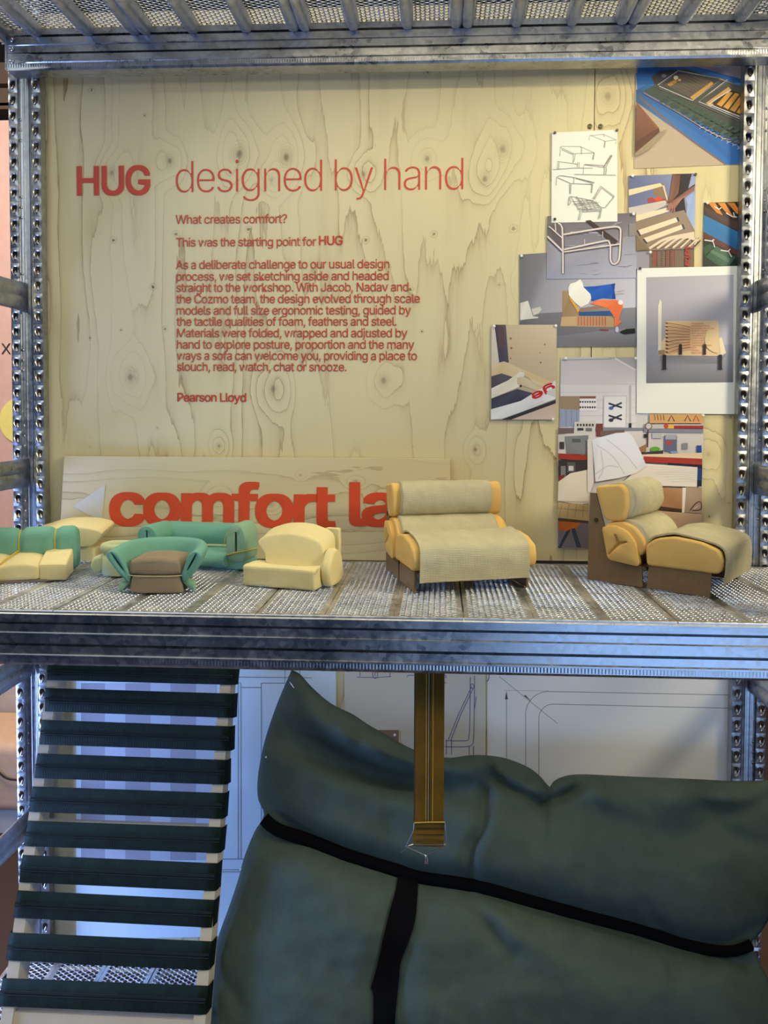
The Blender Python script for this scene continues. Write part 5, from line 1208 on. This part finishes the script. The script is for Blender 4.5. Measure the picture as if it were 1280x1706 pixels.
folds = [([(452, 1212), (500, 1236), (560, 1264), (640, 1292), (690, 1304), (760, 1314), (805, 1322)], 24, -.030, 0), ([(505, 1140), (535, 1185), (590, 1228), (680, 1272), (760, 1282), (800, 1270)], 26, .020, 0), ([(520, 1150), (540, 1180), (555, 1205)], 12, -.008, 0), ([(588, 1192), (594, 1215), (600, 1240)], 10, -.008, 0),
         ([(812, 1262), (822, 1292), (850, 1312), (882, 1328), (902, 1340)], 9, -.020, 0), ([(902, 1340), (935, 1328), (965, 1312), (985, 1300)], 11, -.014, 0), ([(818, 1286), (808, 1330), (803, 1380), (786, 1412), (784, 1440), (790, 1472)], 9, -.009, 0), ([(830, 1300), (870, 1322), (900, 1316), (918, 1312)], 14, .008, 0),
         ([(975, 1305), (1010, 1330), (1050, 1352)], 18, .010, 0), ([(1060, 1318), (1140, 1330), (1230, 1338), (1290, 1345)], 24, .009, 0), ([(1020, 1372), (1110, 1388), (1200, 1392)], 30, -.009, 0), ([(560, 1330), (640, 1370), (740, 1400)], 40, -.008, 0), ([(830, 1400), (900, 1430), (1000, 1450)], 36, .006, 0), ([(450, 1440), (560, 1500), (600, 1560)], 50, .006, 0), ([(900, 1640), (1040, 1660), (1180, 1640)], 50, .008, 0), ([(1150, 1340), (1215, 1352), (1290, 1322)], 18, -.007, 0), ([(1170, 1322), (1240, 1330), (1290, 1308)], 14, .006, 0), ([(1180, 1362), (1230, 1395), (1280, 1410)], 16, -.005, 0),
         ([(1075, 1500), (1100, 1545), (1118, 1562)], 9, -.005, 0), ([(1110, 1585), (1118, 1600), (1130, 1640)], 8, -.007, 0), ([(1175, 1590), (1185, 1625)], 9, -.006, 0), ([(1225, 1588), (1245, 1620)], 10, -.007, 0), ([(800, 1490), (830, 1530), (900, 1580), (960, 1610)], 24, .006, 0), ([(780, 1486), (800, 1530), (850, 1590)], 16, -.006, 0),
         ([(470, 1392), (462, 1412)], 7, -.004, 0), ([(445, 1372), (425, 1400)], 9, -.004, 0), ([(350, 1610), (385, 1650), (400, 1680)], 14, -.004, 0), ([(700, 1470), (660, 1560), (640, 1706)], 30, -.008, 0)]
for pl, w, amp, _ in folds:
    d, t = dist_poly(PX, smooth_path(pl, 30)); H += 1.55*amp*np.exp(-(d/w)**2)*(.35+.65*np.sin(np.pi*np.clip(t, .04, .96)))
for i in range(NU):
    for j in range(NV):
        x, y = PX[i, j]; e = min(1, 8*U[i, j], 8*(1-U[i, j]), 10*V[i, j]+.1)
        H[i, j] += e*(.0085*mnoise.noise(Vector((x*.007, y*.012, 2.)))+.0026*mnoise.noise(Vector((x*.03, y*.03, 5.))))
H = np.maximum(H, .002)
H[0, :] = H[-1, :] = 0; H[:, 0] = 0; H[:, -1] *= .6
def cus(px, h): return np.array(WP(px, KO+KN_*h, KN_))-RK
front = [[tuple(cus(PX[i, j], H[i, j])) for j in range(NV)] for i in range(NU)]
back = []
for i in range(NU):
    row = []
    for j in range(NV):
        q = np.array(cus(PX[i, j], 0)); t = .030*(16*U[i, j]*(1-U[i, j])*V[i, j]*(1-V[i, j]))**.5
        row.append(tuple(q-KN_*t))
    back.append(row)
zmin = min(p[2] for rw in front for p in rw)
fl = lambda p: (p[0], p[1], max(p[2], .0012))
front = [[fl(p) for p in rw] for rw in front]; back = [[fl(p) for p in rw] for rw in back]
mb = MB(); mb.grid(front); mb.grid(back); mb.grid([[g[-1] for g in front], [g[-1] for g in back]])
part(r, mb, 'cover', M['tarp'], angle=None)
FP = np.array(front).reshape(-1, 3); FPX = PX.reshape(-1, 2)
def on_cus(x, y, d=0.):
    k = np.argsort(((FPX-np.array([x, y]))**2).sum(1))[:4]; w = 1/(np.sqrt(((FPX[k]-np.array([x, y]))**2).sum(1))+.5)
    h = (H.reshape(-1)[k]*w).sum()/w.sum(); return cus((x, y), h+d)
mb = MB(); mb.tube([on_cus(x, y, .004) for x, y in cordp], [.0105-.0025*abs(t) for t in np.linspace(0, 1, len(cordp))], 10, flat=.8); part(r, mb, 'cord', M['black'], 'black cord')
Lp = smooth_path([(664, 1452), (660, 1480), (650, 1516), (641, 1552), (634, 1586), (624, 1626), (617, 1648), (622, 1655), (622, 1706), (622, 1755)], 40); Rp = smooth_path([(697, 1462), (696, 1490), (692, 1533), (682, 1566), (668, 1604), (664, 1640), (660, 1680), (658, 1706), (657, 1730), (657, 1755)], 40)
G = [[tuple(on_cus(*(a*(1-t)+b*t), .005+.003*math.sin(PI*t))) for t in np.linspace(0, 1, 7)] for a, b in zip(Lp, Rp)]
G2 = [[tuple(on_cus(*(a*(1-t)+b*t), .001)) for t in np.linspace(0, 1, 7)] for a, b in zip(Lp, Rp)]
mb = MB(); mb.grid(G); mb.grid(G2); mb.grid([[g[0] for g in G], [g[0] for g in G2]]); mb.grid([[g[-1] for g in G], [g[-1] for g in G2]]); mb.grid([G[0], G2[0]]); mb.grid([G[-1], G2[-1]])
part(r, mb, 'tie_strap', M['black'], 'black strap hanging down')
mb = MB(); mb.tube(smooth_path([on_cus(486, 1140, .003), on_cus(483, 1136, .006), on_cus(490, 1146, .004)], 12), .0007, 6); part(r, mb, 'safety_pin', M['wire'])
for x, y in ((443.5, 1261), (401, 1448), (1050, 1552)):
    mb = MB(); q = on_cus(x, y, .001); mb.grid([[(q[0]+.0014*math.sin(a)*math.cos(b), q[1]-.001-.0014*math.cos(a), q[2]+.0014*math.sin(a)*math.sin(b)) for b in np.linspace(0, 2*PI, 10)] for a in np.linspace(0, PI, 7)]); part(r, mb, 'pin_head', M['white'])
